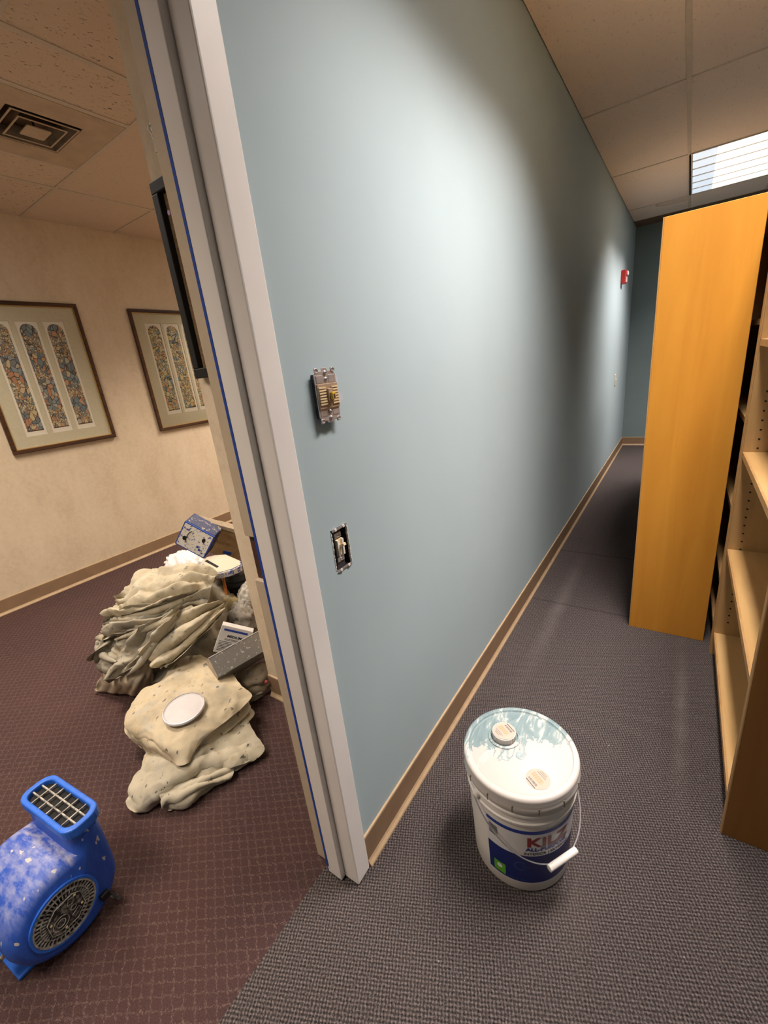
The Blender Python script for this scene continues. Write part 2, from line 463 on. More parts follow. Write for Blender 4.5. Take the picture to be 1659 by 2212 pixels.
# ------------------------------------------------------------------ ceilings: slab, tiles, grid
def ceiling(label, x0, x1, y0, y1):
    return tag(MB().box(x0, x1, y0, y1, HC + .05, HC + .10).build('ceiling', MAT['tile_brown']), label, 'ceiling', kind='structure')
c_hall = ceiling('suspended ceiling of square-edged panels over the aisle', WT, HALL_X1, HALL_Y0, FAR_Y)
c_off = ceiling('suspended ceiling of fissured panels over the office', PW, WT, OFF_Y0, OFF_Y1)
def tile(par, x0, x1, y0, y1, mat):
    g = .004
    MB().box(x0 + g, x1 - g, y0 + g, y1 - g, HC + .004, HC + .02).build('ceiling_tile', mat, par, bevel=.0015, seg=1)
def tee(par, x0, x1, y0, y1, wd=.024):
    if x1 - x0 > y1 - y0: b = (x0, x1, y0 - wd / 2, y0 + wd / 2)
    else: b = (x0 - wd / 2, x0 + wd / 2, y0, y1)
    MB().box(*b, HC, HC + .0038).build('grid_tee', MAT['tee'], par)
HX = [0, .512, 1.122, 1.732, HALL_X1]
HY = [HALL_Y0, -.38, .842, 2.062, 3.282, 4.502, 5.722, 6.25]
for i in range(len(HX) - 1):
    for j in range(len(HY) - 1):
        if i == 1 and j in (1 + 1, 5): continue      # troffers sit here
        m = MAT['tile_stain'] if (i == 0 and j == 6) else MAT['tile']
        tile(c_hall, HX[i], HX[i + 1], HY[j], HY[j + 1], m)
tile(c_hall, 0, HALL_X1, 6.25, FAR_Y, MAT['tile_brown'])
for x in HX[1:-1]: tee(c_hall, x, x, HALL_Y0, 6.26, .022)
for y in HY[1:]:
    for i in range(len(HX) - 1): tee(c_hall, HX[i] + .011, HX[i + 1] - .011, y, y, .012)
# office: 2x4 modules running along x
OX = [PW, -2.61, -1.386, -.16]
OYS = [OFF_Y0, -1.53, -.92, -.31, .30, .91, 1.52, 2.13, 2.74, 3.35, 3.96, OFF_Y1]
for j in range(len(OYS) - 1):
    for i in range(len(OX) - 1):
        y0, y1 = OYS[j], OYS[j + 1]
        if i == 1 and j == 5:                       # the module that holds the air diffuser
            tile(c_off, -1.71, -1.386, y0, y1, MAT['tile_fiss']); tile(c_off, -2.61, -2.31, y0, y1, MAT['tile_fiss'])
            continue
        if (i, j) in ((1, 4), (1, 8), (2, 2)): continue          # office troffers
        tile(c_off, OX[i], OX[i + 1], y0, y1, MAT['tile_fiss'] if j <= 5 else MAT['tile_office'])
for x in OX[1:-1]: tee(c_off, x, x, OFF_Y0, OFF_Y1, .026)
for y in OYS[1:-1]:
    for i in range(len(OX) - 1): tee(c_off, OX[i] + .013, OX[i + 1] - .013, y, y, .020)
for x in (-1.71, -2.31): tee(c_off, x, x, .92, 1.51, .026)

# ------------------------------------------------------------------ lights
k = N('lit_lens', .4); k.color((.8, .8, .8)); k.emit((1, .95, .9), 2.4); MAT['lens'] = k.m
k = N('lens_end', .4); k.color((.8, .82, .85)); k.emit((.72, .86, 1.0), .8); MAT['lens_end'] = k.m
def troffer(label, x0, x1, y0, y1, watts, colr, spread, tilt=0):
    cx, cy = (x0 + x1) / 2, (y0 + y1) / 2
    t = thing('ceiling_light', label, 'ceiling light', (cx, cy, HC))
    a, b = (x1 - x0) / 2, (y1 - y0) / 2
    fw = .022
    fr = MB().box(-a, a, -b, -b + fw, 0, .02).box(-a, a, b - fw, b, 0, .02).box(-a, -a + fw, -b + fw, b - fw, 0, .02).box(a - fw, a, -b + fw, b - fw, 0, .02)
    fr.build('frame', MAT['tee'], t)
    e = .17
    MB().box(-a + fw, -a + e, -b + fw, b - fw, .004, .010).build('lens', MAT['lens_end'], t)
    MB().box(-a + e, a - fw, -b + fw, b - fw, .004, .010).build('lens', MAT['lens'], t)
    n = 6
    for i in range(1, n):
        y = -b + 2 * b * i / n
        MB().box(-a + fw, a - fw, y - .006, y + .006, -.001, .006).build('lens_rib', MAT['tee'], t)
    rows = ((0, 2 * a - .06, 0),) if not tilt else ((-.14, .15, tilt), (.14, .15, -tilt))
    for (ox, wd, tl) in rows:
        ld = bpy.data.lights.new('tube_light', 'AREA'); ld.shape = 'RECTANGLE'
        ld.size = wd; ld.size_y = 2 * b - .06; ld.energy = watts / len(rows); ld.color = colr; ld.spread = math.radians(spread)
        lo = bpy.data.objects.new('tube_light', ld); COL.objects.link(lo); lo.parent = t
        lo.location = (ox, 0, -.006 - .08 * abs(math.sin(math.radians(tl)))); lo.rotation_euler = (0, math.radians(tl), 0)
    return t
troffer('lit recessed ceiling light above the amber bookcase', .512, 1.122, 4.502, 5.722, HALL_W, LIGHT_COL_HALL, HALL_SPREAD, HALL_TILT)
troffer('recessed ceiling light overhead, nearest to the door', .512, 1.122, .842, 2.062, HALL_W, LIGHT_COL_HALL, HALL_SPREAD, HALL_TILT)
troffer('recessed office ceiling light near the entrance', -2.61, -1.386, .30, .91, OFFICE_W, LIGHT_COL_OFFICE, OFFICE_SPREAD)
troffer('recessed office ceiling light just inside the doorway', -1.386, -.16, -.92, -.31, OFFICE_W * .8, LIGHT_COL_OFFICE, 118)
troffer('recessed office ceiling light behind the stub wall', -2.61, -1.386, 2.74, 3.35, OFFICE_W * 1.6, LIGHT_COL_OFFICE, OFFICE_SPREAD)

# ------------------------------------------------------------------ door frame
door = tag(bpy.data.objects.new('door_1', None), 'white steel door frame with blue masking tape down its stop', 'door frame', kind='structure')
COL.objects.link(door)
ZT = 2.05
MB().prism([(-.002, .592), (.012, .592), (.012, .5395), (-.036, .5395), (-.036, .556), (-.002, .556)], .004, ZT).build('face_trim', MAT['trim'], door, bevel=.003)
MB().prism([(-.0365, .556), (-.0365, .5245), (-.086, .5245), (-.086, .556)], .004, ZT).build('stop', MAT['trim'], door, bevel=.0022)
# unpainted rabbet on the office side, with the strike cut-out left open
zc0, zc1 = .924, 1.033
rab = MB()
for (a, b) in ((.01, zc0), (zc1, ZT)):
    rab.prism([(-.0865, .556), (-.0865, .541), (-.130, .541), (-.142, .541), (-.142, .60), (-.127, .60), (-.127, .556)], a, b)
rab.prism([(-.0865, .556), (-.0865, .541), (-.0885, .541), (-.0885, .556)], zc0, zc1)
rab.build('office_rabbet', MAT['trim_old'], door, bevel=.001, seg=1)
MB().prism([(-.089, .552), (-.142, .552), (-.142, .558), (-.089, .558)], zc0, zc1).build('strike_recess', MAT['strike'], door)
MB().prism([(-.100, .5505), (-.112, .5505), (-.112, .5525), (-.100, .5525)], .955, .992).build('latch_hole', MAT['dark'], door)
MB().prism([(-.0800, .5237), (-.0875, .5237), (-.0875, .5407), (-.0864, .5407), (-.0864, .5244), (-.0800, .5244)], .03, ZT).build('masking_tape', MAT['tape'], door)
MB().prism([(-.0868, .5238), (-.104, .5385), (-.104, .5405), (-.0868, .5300)], .003, .075).build('tape_end', MAT['tape'], door)
MB().box(WT - .012, .012, -.432, .592, 2.0501, 2.104).build('head', MAT['trim'], door, bevel=.003)
MB().box(WT - .012, .012, -.432, -.36, .004, 2.05).build('opposite_jamb', MAT['trim'], door, bevel=.003)

# ------------------------------------------------------------------ air diffuser
def ring(x0, x1, y0, y1, wd, z0, z1):
    m = MB()
    o = [(x0, y0), (x1, y0), (x1, y1), (x0, y1)]; i = [(x0 + wd, y0 + wd), (x1 - wd, y0 + wd), (x1 - wd, y1 - wd), (x0 + wd, y1 - wd)]
    vs = [(*p, z0) for p in o] + [(*p, z0) for p in i] + [(*p, z1) for p in o] + [(*p, z1) for p in i]
    fs = []
    for a in range(4):
        b = (a + 1) % 4
        fs += [(a, b, 4 + b, 4 + a), (8 + a, 12 + a, 12 + b, 8 + b), (a, 8 + a, 8 + b, b), (4 + a, 4 + b, 12 + b, 12 + a)]
    return m.add(vs, fs)
def cone_ring(h0, h1, z0, z1, th=.002):
    """flared square ring from half-size h0 at z0 to h1 at z1"""
    m = MB()
    def sq(h, z): return [(-h, -h, z), (h, -h, z), (h, h, z), (-h, h, z)]
    vs = sq(h0, z0) + sq(h1, z1) + sq(h0 - th, z0) + sq(h1 - th, z1)
    fs = []
    for a in range(4):
        b = (a + 1) % 4
        fs += [(a, b, 4 + b, 4 + a), (8 + a, 12 + a, 12 + b, 8 + b), (a, 8 + a, 8 + b, b), (4 + a, 4 + b, 12 + b, 12 + a)]
    return m.add(vs, fs)
MAT['vent'] = plain('tan_painted_metal', (.50, .40, .29), .5, var=.15, scale=10)
MAT['vent_shade'] = plain('shaded_vent_metal', (.13, .10, .07), .6, var=.5, scale=9)  # louvre colour darkened to stand for the shade between the rings
v = thing('air_diffuser', 'square louvred air diffuser in the office ceiling', 'air vent', (-2.01, 1.225, HC))
ring(-.287, .287, -.291, .281, .135, -.002, .004).build('face_plate', MAT['vent'], v)
MB().box(-.16, .16, -.165, .155, .07, .08).build('duct', MAT['dark'], v)
ring(-.16, .16, -.165, .155, .004, .0, .075).build('neck', MAT['dark'], v)
cone_ring(.135, .10, -.004, .03).build('louvre', MAT['vent_shade'], v)
cone_ring(.098, .065, -.007, .03).build('louvre', MAT['vent_shade'], v)
ring(-.138, .138, -.138, .138, .007, -.006, -.003).build('louvre_lip', MAT['vent'], v)
ring(-.100, .100, -.100, .100, .007, -.009, -.006).build('louvre_lip', MAT['vent'], v)
MB().prism(rrect(.10, .10, .008, 3), -.010, -.006).build('centre_plate', MAT['vent'], v)
MB().box(-.003, .003, -.003, .003, -.006, .07).build('stem', MAT['dark'], v)

# ------------------------------------------------------------------ framed prints
PAL_A = [(.05, .10, .15), (.42, .16, .07), (.16, .24, .28), (.55, .43, .22), (.10, .13, .16), (.48, .25, .12), (.36, .36, .30), (.07, .16, .22)]
WARM_A = [(.55, .45, .25), (.42, .17, .07), (.58, .50, .32), (.12, .17, .2), (.45, .3, .12), (.30, .33, .31)]
PAL_B = [(.06, .16, .20), (.50, .24, .08), (.58, .50, .26), (.12, .26, .28), (.60, .48, .18), (.40, .42, .36)]
WARM_B = [(.62, .52, .24), (.55, .40, .14), (.58, .28, .12), (.60, .56, .36), (.14, .26, .30)]
k = N('picture_glass', .05)
k.t.nodes.remove(k.b)
tr_ = k.n('ShaderNodeBsdfTransparent'); gl_ = k.n('ShaderNodeBsdfGlossy', Roughness=.04); fr_ = k.n('ShaderNodeFresnel', IOR=1.18); mx_ = k.n('ShaderNodeMixShader')
k.t.links.new(fr_.outputs[0], mx_.inputs[0]); k.t.links.new(tr_.outputs[0], mx_.inputs[1]); k.t.links.new(gl_.outputs[0], mx_.inputs[2])
k.t.links.new(mx_.outputs[0], k.t.nodes['Material Output'].inputs['Surface'])
MAT['glass'] = k.m
def picture(label, y0, y1, z0, z1, strips, pal, warm, seed):
    t = thing('framed_print', label, 'framed print', (PW, (y0 + y1) / 2, z0))
    h = (y1 - y0) / 2; H = z1 - z0
    fw, fd = .026, .026
    for (a, b, c, d) in ((-h, h, 0, fw), (-h, h, H - fw, H), (-h, -h + fw, fw, H - fw), (h - fw, h, fw, H - fw)):
        f = MB().box(.001, fd, a, b, c, d).build('frame_rail', MAT['frame_wood'], t, bevel=.005, seg=3)
    g = fw
    for (a, b, c, d) in ((-h + g, h - g, g, g + .005), (-h + g, h - g, H - g - .005, H - g), (-h + g, -h + g + .005, g + .005, H - g - .005), (h - g - .005, h - g, g + .005, H - g - .005)):
        MB().box(.010, .018, a, b, c, d).build('gold_fillet', MAT['gold'], t)
    mid = (y0 + y1) / 2
    # mat board with three openings
    ys = [-h + g]; ops = []
    pz0, pz1 = 1.165 - z0, 1.928 - z0
    for (a, b) in strips: ops.append((a - mid, b - mid))
    mb = MB(); cur = -h + g
    for (a, b) in ops:
        mb.box(.006, .0095, cur, a, g, H - g); mb.box(.006, .0095, a, b, g, pz0); mb.box(.006, .0095, a, b, pz1, H - g); cur = b
    mb.box(.006, .0095, cur, h - g, g, H - g)
    mb.build('mat_board', MAT['mat_board'], t)
    for i, (a, b) in enumerate(ops):
        pp = MB().box(.002, .0055, a - .004, b + .004, pz0 - .004, pz1 + .004).build('print_sheet', MAT['print_paper'], t)
        aw = (b - a) * .76; c = (a + b) / 2
        az0, az1 = 1.197 - z0, 1.912 - z0
        r = aw / 2
        poly = [(c - r, az0), (c + r, az0)] + [(c + r * math.cos(q), az1 - r + r * math.sin(q)) for q in np.linspace(0, PI, 14)]
        MB().prism(poly, .0056, .0062, 'x').build('arched_print', m_glass_art('stained_print', seed + i * 3.7, pal, warm), pp)
        for (za, zb) in ((az0, az0 + .035),):
            MB().box(.0063, .0066, c - r, c + r, za, za + .006).build('border_line', MAT['strike'], pp)
    MB().add([(.0125, -h + g, g), (.0125, h - g, g), (.0125, h - g, H - g), (.0125, -h + g, H - g)], [(0, 1, 2, 3)]).build('glass_pane', MAT['glass'], t)
    return t
picture('large framed print of three arched windows, nearer to the left edge', .996, 1.688, 1.058, 2.052, [(1.108, 1.24), (1.272, 1.405), (1.437, 1.570)], PAL_A, WARM_A, 1.3)
picture('framed print with yellow-toned arched windows, partly behind the door frame', 2.062, 2.76, 1.036, 2.036, [(2.176, 2.318), (2.342, 2.486), (2.508, 2.652)], PAL_B, WARM_B, 8.1)

# ------------------------------------------------------------------ bulletin board and hook on the stub wall
b = thing('bulletin_board', 'black-framed cork board on the narrow stub wall', 'bulletin board', (-.768, .956, 1.385))
for (a, c, e, f) in ((0, .60, 0, .032), (0, .60, .538, .57), (0, .032, .032, .538), (.568, .60, .032, .538)):
    MB().box(a, c, -.030, -.001, e, f).build('frame_rail', MAT['black'], b, bevel=.003)
MB().box(.03, .57, -.010, -.002, .03, .54).build('cork_sheet', MAT['cork'], b)
pin = thing('push_pin', 'small lilac push pin in the cork board', 'push pin', (-.712, .946, 1.866))
k = plain('lilac_plastic', (.55, .36, .62), .4)
MB().lathe([(0, 0), (.006, 0), (.006, .002), (.0035, .004), (.0035, .009), (.0065, .011), (.0065, .013), (0, .013)], 14).xf(Matrix.Rotation(PI / 2, 4, 'X')).build('pin_head', k, pin, True)
hk = thing('wall_hook', 'small white hook with a thin chain, high on the stub wall', 'hook', (-.722, .956, 2.09))
MB().prism(rrect(.016, .024, .006, 4), -.006, 0, 'y').build('hook_base', MAT['white_plastic'], hk)
MB().tube([(0, -.006, 0), (0, -.016, -.004), (0, -.018, -.014), (0, -.012, -.018)], .003).build('hook_arm', MAT['white_plastic'], hk, True)
MB().tube([(0, -.014, -.016), (.003, -.012, -.035), (.005, -.010, -.055)], .0015, 6).build('chain', MAT['steel'], hk, True)
MB().box(-.003, .009, -.012, -.009, -.066, -.056).build('chain_tag', MAT['ivory'], hk)


# ------------------------------------------------------------------ switches on the blue wall
def screw(par, x, y, z, r=.0042, slot=True):
    o = MB().lathe([(0, 0), (r, 0), (r, .001), (r * .6, .0022), (0, .0025)], 14).xf(Matrix.Translation((x, y, z)) @ Matrix.Rotation(PI / 2, 4, 'Y')).build('screw', MAT['steel'], par, True)
    if slot: MB().box(x + .0020, x + .0027, y - r * .8, y + r * .8, z - .0006, z + .0006).build('screw_slot', MAT['steel_dark'], o)
    return o
d = thing('dimmer_switch', 'uncovered dimmer switch with brass fins, upper one beside the door', 'light switch', (0, .7065, 1.308))
yk = [(-.030, -.045), (-.030, -.056), (-.022, -.056), (-.020, -.051), (-.012, -.051), (-.008, -.056), (.008, -.056), (.012, -.051), (.020, -.051), (.022, -.056), (.030, -.056), (.030, -.045),
      (.033, -.042), (.033, .042), (.030, .045), (.030, .056), (.021, .056), (.018, .050), (.010, .050), (.007, .056), (-.007, .056), (-.010, .050), (-.018, .050), (-.021, .056), (-.030, .056), (-.030, .045), (-.033, .042), (-.033, -.042)]
MB().prism(yk, .011, .0135, 'x').build('yoke_plate', MAT['steel'], d, bevel=.0008)
MB().box(-.02, .011, -.028, .028, -.044, .044).build('dimmer_body', MAT['steel_dark'], d)
for (a, b, c, e) in ((-.029, -.0095, .026, .041), (.0095, .029, .026, .041), (-.029, -.0095, -.041, -.028), (.0095, .029, -.041, -.028)):
    MB().box(.0135, .0145, a, b, c, e).build('pressed_panel', MAT['steel'], d, bevel=.0008)
MB().box(.0136, .0172, -.032, .032, -.026, .024).build('cover_plate', MAT['brass'], d, bevel=.001)
for sgn in (-1, 1):
    for q in range(7):
        z0 = -.018 + q * .0055
        MB().box(.0172, .0196, min(sgn * .009, sgn * .030), max(sgn * .009, sgn * .030), z0, z0 + .003).build('cooling_fin', MAT['ivory'], d)
MB().box(.0172, .024, -.0075, .0085, -.012, .014).build('knob_collar', MAT['brass'], d, bevel=.0015)
MB().box(.024, .031, -.004, .006, -.008, .006).build('knob_post', plain('gold_plastic', (.66, .42, .05), .35), d, bevel=.001)
MB().box(.0311, .0314, -.0015, .0035, -.006, .002).build('post_slot', MAT['strike'], d)
for (y, z) in ((0, .033), (0, .046), (0, -.033), (0, -.046)): screw(d, .0145, y, z)
for (y, z) in ((-.026, .0505), (.026, .0505), (-.026, -.0505), (.026, -.0505)):
    MB().tube([(.0142, y + .0055 * math.cos(a), z + .004 * math.sin(a)) for a in np.linspace(0, 2 * PI, 13)[:-1]], .0009, 6, True).build('ear_rib', MAT['steel'], d, True)

y0, y1, z0, z1 = SW2
sw = thing('toggle_switch', 'uncovered toggle switch in a ragged wall opening, lower one beside the door', 'light switch', (0, (y0 + y1) / 2, (z0 + z1) / 2))
hw, hh = (y1 - y0) / 2, (z1 - z0) / 2
bx = MB()
for (a, b, c, e) in ((-hw + .001, -hw + .003, -hh + .002, hh - .002), (hw - .003, hw - .001, -hh + .002, hh - .002), (-hw + .001, hw - .001, -hh + .001, -hh + .003), (-hw + .001, hw - .001, hh - .003, hh - .001)):
    bx.box(-.049, -.004, a, b, c, e)
bx.box(-.0495, -.046, -hw + .002, hw - .002, -hh + .002, hh - .002)
bx.build('metal_box', MAT['dark'], sw)
MB().box(-.012, -.0105, -.012, .016, -.050, .050).build('yoke_strap', MAT['steel_dark'], sw)
MB().box(-.040, -.013, -.013, .017, -.033, .033).build('switch_body', MAT['black'], sw)
MB().box(-.0105, -.006, -.009, .013, -.021, .021).build('switch_face', MAT['ivory'], sw, bevel=.001)
MB().box(-.006, -.002, -.009, -.004, -.02, .02).build('face_rib', MAT['white_plastic'], sw)
MB().box(-.006, -.002, .008, .013, -.02, .02).build('face_rib', MAT['white_plastic'], sw)
MB().box(-.004, .014, -.003, .006, .002, .009).xf(Matrix.Rotation(-.45, 4, 'Y')).build('toggle_lever', plain('ivory_lever', (.80, .66, .42), .35), sw, bevel=.001)
for z in (.030, -.030):
    MB().box(-.0105, -.008, -.010, .014, z - .006, z + .006).build('terminal_plate', MAT['steel'], sw, bevel=.0006)
    screw(sw, -.008, .002, z, .0035)
for s_ in (1, -1):
    ear = [(-.026, s_ * .0475), (-.026, s_ * .0535), (-.012, s_ * .056), (-.006, s_ * .0525), (.008, s_ * .0525), (.014, s_ * .056), (.027, s_ * .0535), (.027, s_ * .0475)]
    MB().prism(ear, .0005, .002, 'x').build('mounting_ear', MAT['steel'], sw)
    for y in (-.014, .015): MB().lathe([(0, 0), (.004, 0), (.0035, .0015), (0, .0018)], 12).xf(Matrix.Translation((.002, y, s_ * .0505)) @ Matrix.Rotation(PI / 2, 4, 'Y')).build('ear_boss', MAT['white_plastic'], sw, True)
rag = MB()
for e in (-1, 1):
    yb = e * (hw + .0005); n = 24
    for q in range(n):
        za = -hh + .006 + (2 * hh - .012) * q / n; zb = -hh + .006 + (2 * hh - .012) * (q + 1) / n
        wd = random.uniform(.0008, .0035)
        rag.box(-.008, .0012, min(yb, yb - e * wd), max(yb, yb - e * wd), za, zb)
rag.build('torn_gypsum_edge', MAT['gypsum'], sw)['kind'] = 'stuff'

al = thing('fire_alarm', 'red and white fire alarm strobe high on the far blue wall', 'fire alarm', (0, 5.52, 1.90))
MB().box(.001, .045, -.055, .055, 0, .125).build('alarm_body', MAT['red'], al, bevel=.006)
MB().box(.045, .062, -.012, .040, .075, .115).build('strobe_lens', MAT['white_plastic'], al, bevel=.006)
MB().box(.045, .050, -.012, .040, .012, .062).build('horn_grille', plain('light_grille', (.72, .6, .58), .5), al, bevel=.002)
lt = text_mesh('FIRE', .030, .0006, .0003)
o = link('lettering', lt, MAT['white_plastic'], al); o.matrix_local = Matrix.Translation((.0455, -.022, .012)) @ Matrix(((0, 0, 1, 0), (0, -1, 0, 0), (1, 0, 0, 0), (0, 0, 0, 1))) @ Matrix.Rotation(0, 4, 'Z')
sp = thing('switch_plate', 'ivory light switch plate on the far blue wall', 'light switch', (0, 5.5, .95))
MB().prism(rrect(.075, .118, .006), .0005, .006, 'x').build('cover_plate', MAT['ivory'], sp, bevel=.002)
MB().box(.006, .018, -.004, .004, -.004, .010).build('toggle_lever', MAT['white_plastic'], sp, bevel=.001)
for z in (.03, -.03): screw(sp, .006, 0, z, .003, False)

# ------------------------------------------------------------------ paint pail
BX, BY = .358, .872
k = N('paint_smeared_lid', .4)
X = k.xyz()
def lin(a, b, c): return k.math('ADD', k.math('ADD', k.math('MULTIPLY', X[0], a), k.math('MULTIPLY', X[1], b)), c)
side = lin(-.40, .92, .35)                          # towards the wall side of the lid
sm = k.noise(26, 5, .62, k.map((1, .3, 1), (0, 0, -.5)), 1.6)
blot = k.noise(13, 4, .6)
wet = k.math('ADD', k.math('MULTIPLY', lin(-.62, .78, .036), 6.0), k.math('ADD', k.math('MULTIPLY', k.math('SUBTRACT', sm, .5), 1.7), k.math('MULTIPLY', k.math('SUBTRACT', blot, .5), 1.6)))
fac = k.ramp(wet, [(.20, 0.0), (.27, 1.0)])
bl = k.ramp(sm, [(.35, (.19, .27, .29)), (.52, (.25, .335, .35)), (.60, (.56, .58, .55))])
k.color(k.mix(fac, (.56, .525, .495), bl)); k.b.inputs['Roughness'].default_value = .5
k.bump(k.math('MULTIPLY', fac, sm), .25, .002)
MAT['lid_smeared'] = k.m
MAT['pail_blue'] = plain('pail_label_blue', (.010, .022, .16), .35, var=.05)
MAT['pail_stripe'] = plain('pail_stripe_blue', (.012, .04, .30), .35, var=.05)
MAT['label_red'] = plain('label_red', (.26, .025, .03), .4, var=.05)
MAT['label_black'] = plain('label_black', (.02, .02, .03), .4)
MAT['label_green'] = plain('label_green', (.12, .42, .03), .4)
MAT['label_dim'] = plain('label_pale_blue', (.06, .11, .32), .4)
MAT['label_white'] = plain('label_white', (.75, .74, .75), .4, var=.02)
MAT['orange_ink'] = plain('orange_ink', (.80, .33, .10), .6)
MAT['sticker'] = plain('pale_sticker', (.50, .42, .35), .6, var=.05)
pl = thing('paint_pail', 'white paint pail with blue label and paint-smeared lid beside the blue wall', 'paint bucket', (BX, BY, 0))
def rb(z): return .1275 + .0125 * z / .30
prof = [(0, .004), (.115, .004), (.118, 0), (.125, 0), (.1285, .006), (rb(.10), .10), (rb(.255), .255), (.1405, .258), (.1425, .262), (.1425, .268), (.139, .270), (.139, .288), (.143, .290), (.143, .296), (.139, .298), (.139, .32), (0, .32)]
MB().lathe(prof, 72).build('pail_body', MAT['white_plastic'], pl, True, angle=30)
LZ = .350
lid = MB().lathe([(.140, .312), (.1475, .312), (.1495, .318), (.1485, .326), (.1465, .332), (.1475, .346), (.1455, .353), (.140, .3555), (.133, .355), (.1305, .3505), (.128, .3495), (.124, .3525), (0, .3525)], 80).build('lid', MAT['lid_smeared'], pl, True, angle=50)
for a in (-150, -128, -104, -80, -56, -30, -4, 24, 60, 110, 150):
    MB().box(.1455, .1497, -.0012, .0012, .312, .331).xf(Matrix.Rotation(math.radians(a), 4, 'Z')).build('lid_slit', plain('slit_shadow', (.25, .2, .13), .8) if a == -150 else bpy.data.materials['slit_shadow'], lid)
cx, cy = .309 - BX, .893 - BY
MB().lathe([(.040, .353), (.043, .3545), (.0405, .3565), (.0365, .3565), (.036, .3535)], 48, (cx, cy), cap=False).build('spout_ring', MAT['lid_smeared'], lid, True)
cp = MB()
n = 24
prf = []
for i in range(n * 2):
    a = PI * i / n; prf.append((cx + (.0325 if i % 2 else .0313) * math.cos(a), cy + (.0325 if i % 2 else .0313) * math.sin(a)))
cap = cp.prism(prf, .3528, .371).build('spout_cap', MAT['lid_white'], lid, bevel=.0012)
def sticker(px, py, pz, r, par, smear):
    o = MB().lathe([(0, pz), (r, pz), (r, pz + .0004), (0, pz + .0004)], 40, (px, py)).build('round_sticker', MAT['sticker'], par)
    m = MB(); ink = MB(); c_, s_ = math.cos(.6), math.sin(.6)
    def bar(mb, x, y, w_, h_):
        vs = [(x, y), (x + w_, y), (x + w_, y + h_), (x, y + h_)]
        mb.add([(px + r * (c_ * a + s_ * b), py + r * (-s_ * a + c_ * b), pz + .0006) for a, b in vs], [(0, 1, 2, 3)])
    g = 1 if smear else -1
    bar(ink, -.55, g * .78 - .05, 1.1, .07)
    for q in range(16): bar(ink, -.5 + q * .062, (g * .52) - .11, random.choice((.02, .035)), .2)
    bar(ink, -.6, -g * .45, 1.0, .03); bar(ink, -.5, -g * .60, .8, .03); bar(ink, -.4, -g * .74, .6, .03)
    for q in range(4): bar(m, -.7 + .02 * q, .18 - q * .11, 1.2, .03)
    for q in range(5): bar(m, -.62 + q * .22, -.25, .03, .5)
    m.build('orange_print', MAT['orange_ink'], o); ink.build('black_print', MAT['steel_dark'], o)
sticker(cx, cy, .3715, .029, cap, True)
sticker(.423 - BX, .807 - BY, .3528, .029, lid, False)
px_, py_ = .366 - BX, .852 - BY
MB().lathe([(.0105, .3528), (.0105, .3536), (.009, .3542), (.003, .3540), (0, .3520)], 28, (px_, py_)).build('plug', plain('dried_blue_paint', (.36, .45, .47), .35), lid, True)

def wrap(me_or_mb, dr):
    """flat (u = arc length, v = height) geometry wrapped on the pail"""
    def f(p):
        z = p[1]; r = rb(z) + dr + p[2]; a = p[0]
        return (r * math.cos(a), r * math.sin(a), z)
    if isinstance(me_or_mb, MB):
        me_or_mb.v = [f(p) for p in me_or_mb.v]; return me_or_mb
    for v_ in me_or_mb.vertices: v_.co = f(v_.co)
    return me_or_mb
def band(a0, a1, z0, z1, dr, th=.0003, n=None):
    a0, a1 = math.radians(a0), math.radians(a1); n = n or max(2, int((a1 - a0) / .06)); mb = MB(); m = 4
    for i in range(n + 1):
        for j in range(m + 1): mb.v.append((a0 + (a1 - a0) * i / n, z0 + (z1 - z0) * j / m, 0))
    for i in range(n):
        for j in range(m): a = i * (m + 1) + j; mb.f.append((a, a + m + 1, a + m + 2, a + 1))
    return wrap(mb, dr)
lb = band(-110, 52, .035, .244, .0004).build('label', MAT['label_white'], pl, True)
band(-110, 52, .229, .241, .0008).build('blue_stripe', MAT['pail_stripe'], lb, True)
band(-110, 52, .040, .147, .0008).build('blue_field', MAT['pail_blue'], lb, True)
band(-103.5, -89.5, .046, .085, .0012).build('green_badge', MAT['label_green'], lb, True)
bar_m = MB(); z = .182
while z < .218:
    h_ = random.choice((.0008, .0014, .002)); b2 = band(-107.5, -97, z, z + h_, .0010, n=3); bar_m.add(b2.v, b2.f); z += h_ + random.choice((.0008, .0012))
bar_m.build('barcode', MAT['label_black'], lb)
def label_text(txt, a_deg, z, size, mat, bold=0.0, sx=1.0, dr=.0012, italic=0):
    me = text_mesh(txt, size, bold * size, 0, 'LEFT')
    # subdivide wide letters so that they follow the curve
    import bmesh
    bm = bmesh.new(); bm.from_mesh(me)
    bmesh.ops.triangulate(bm, faces=bm.faces)
    for _ in range(2):
        ed = [e for e in bm.edges if e.calc_length() > .006]
        if ed: bmesh.ops.subdivide_edges(bm, edges=ed, cuts=1); bmesh.ops.triangulate(bm, faces=bm.faces)
    bm.to_mesh(me); bm.free()
    r = .137
    for v_ in me.vertices: v_.co = (math.radians(a_deg) + (v_.co.x + v_.co.y * italic) * sx / r, z + v_.co.y, 0)
    wrap(me, dr)
    return link('lettering', me, mat, lb)
label_text('KILZ', -67, .184, .046, MAT['label_red'], .032, 1.25)
label_text('ALL-PURPOSE', -67.5, .1675, .0165, MAT['pail_stripe'], .045, 1.15)
label_text('INTERIOR | EXTERIOR', -69.5, .1525, .0118, MAT['label_black'], .02, 1.12)
label_text('SEALER  PRIMER  STAINBLOCKER', -55, .138, .0062, MAT['label_dim'], .01, 1.0)
label_text('1 hour', -72, .100, .0085, MAT['label_dim'], .01, 1.0)
for q in range(6): label_text('interior  exterior  walls  wood', -46, .118 - q * .0085, .0052, MAT['label_dim'], 0, 1.0)
label_text('5 GALLONS   18.9 L', -88, .047, .0058, MAT['label_dim'], .01)
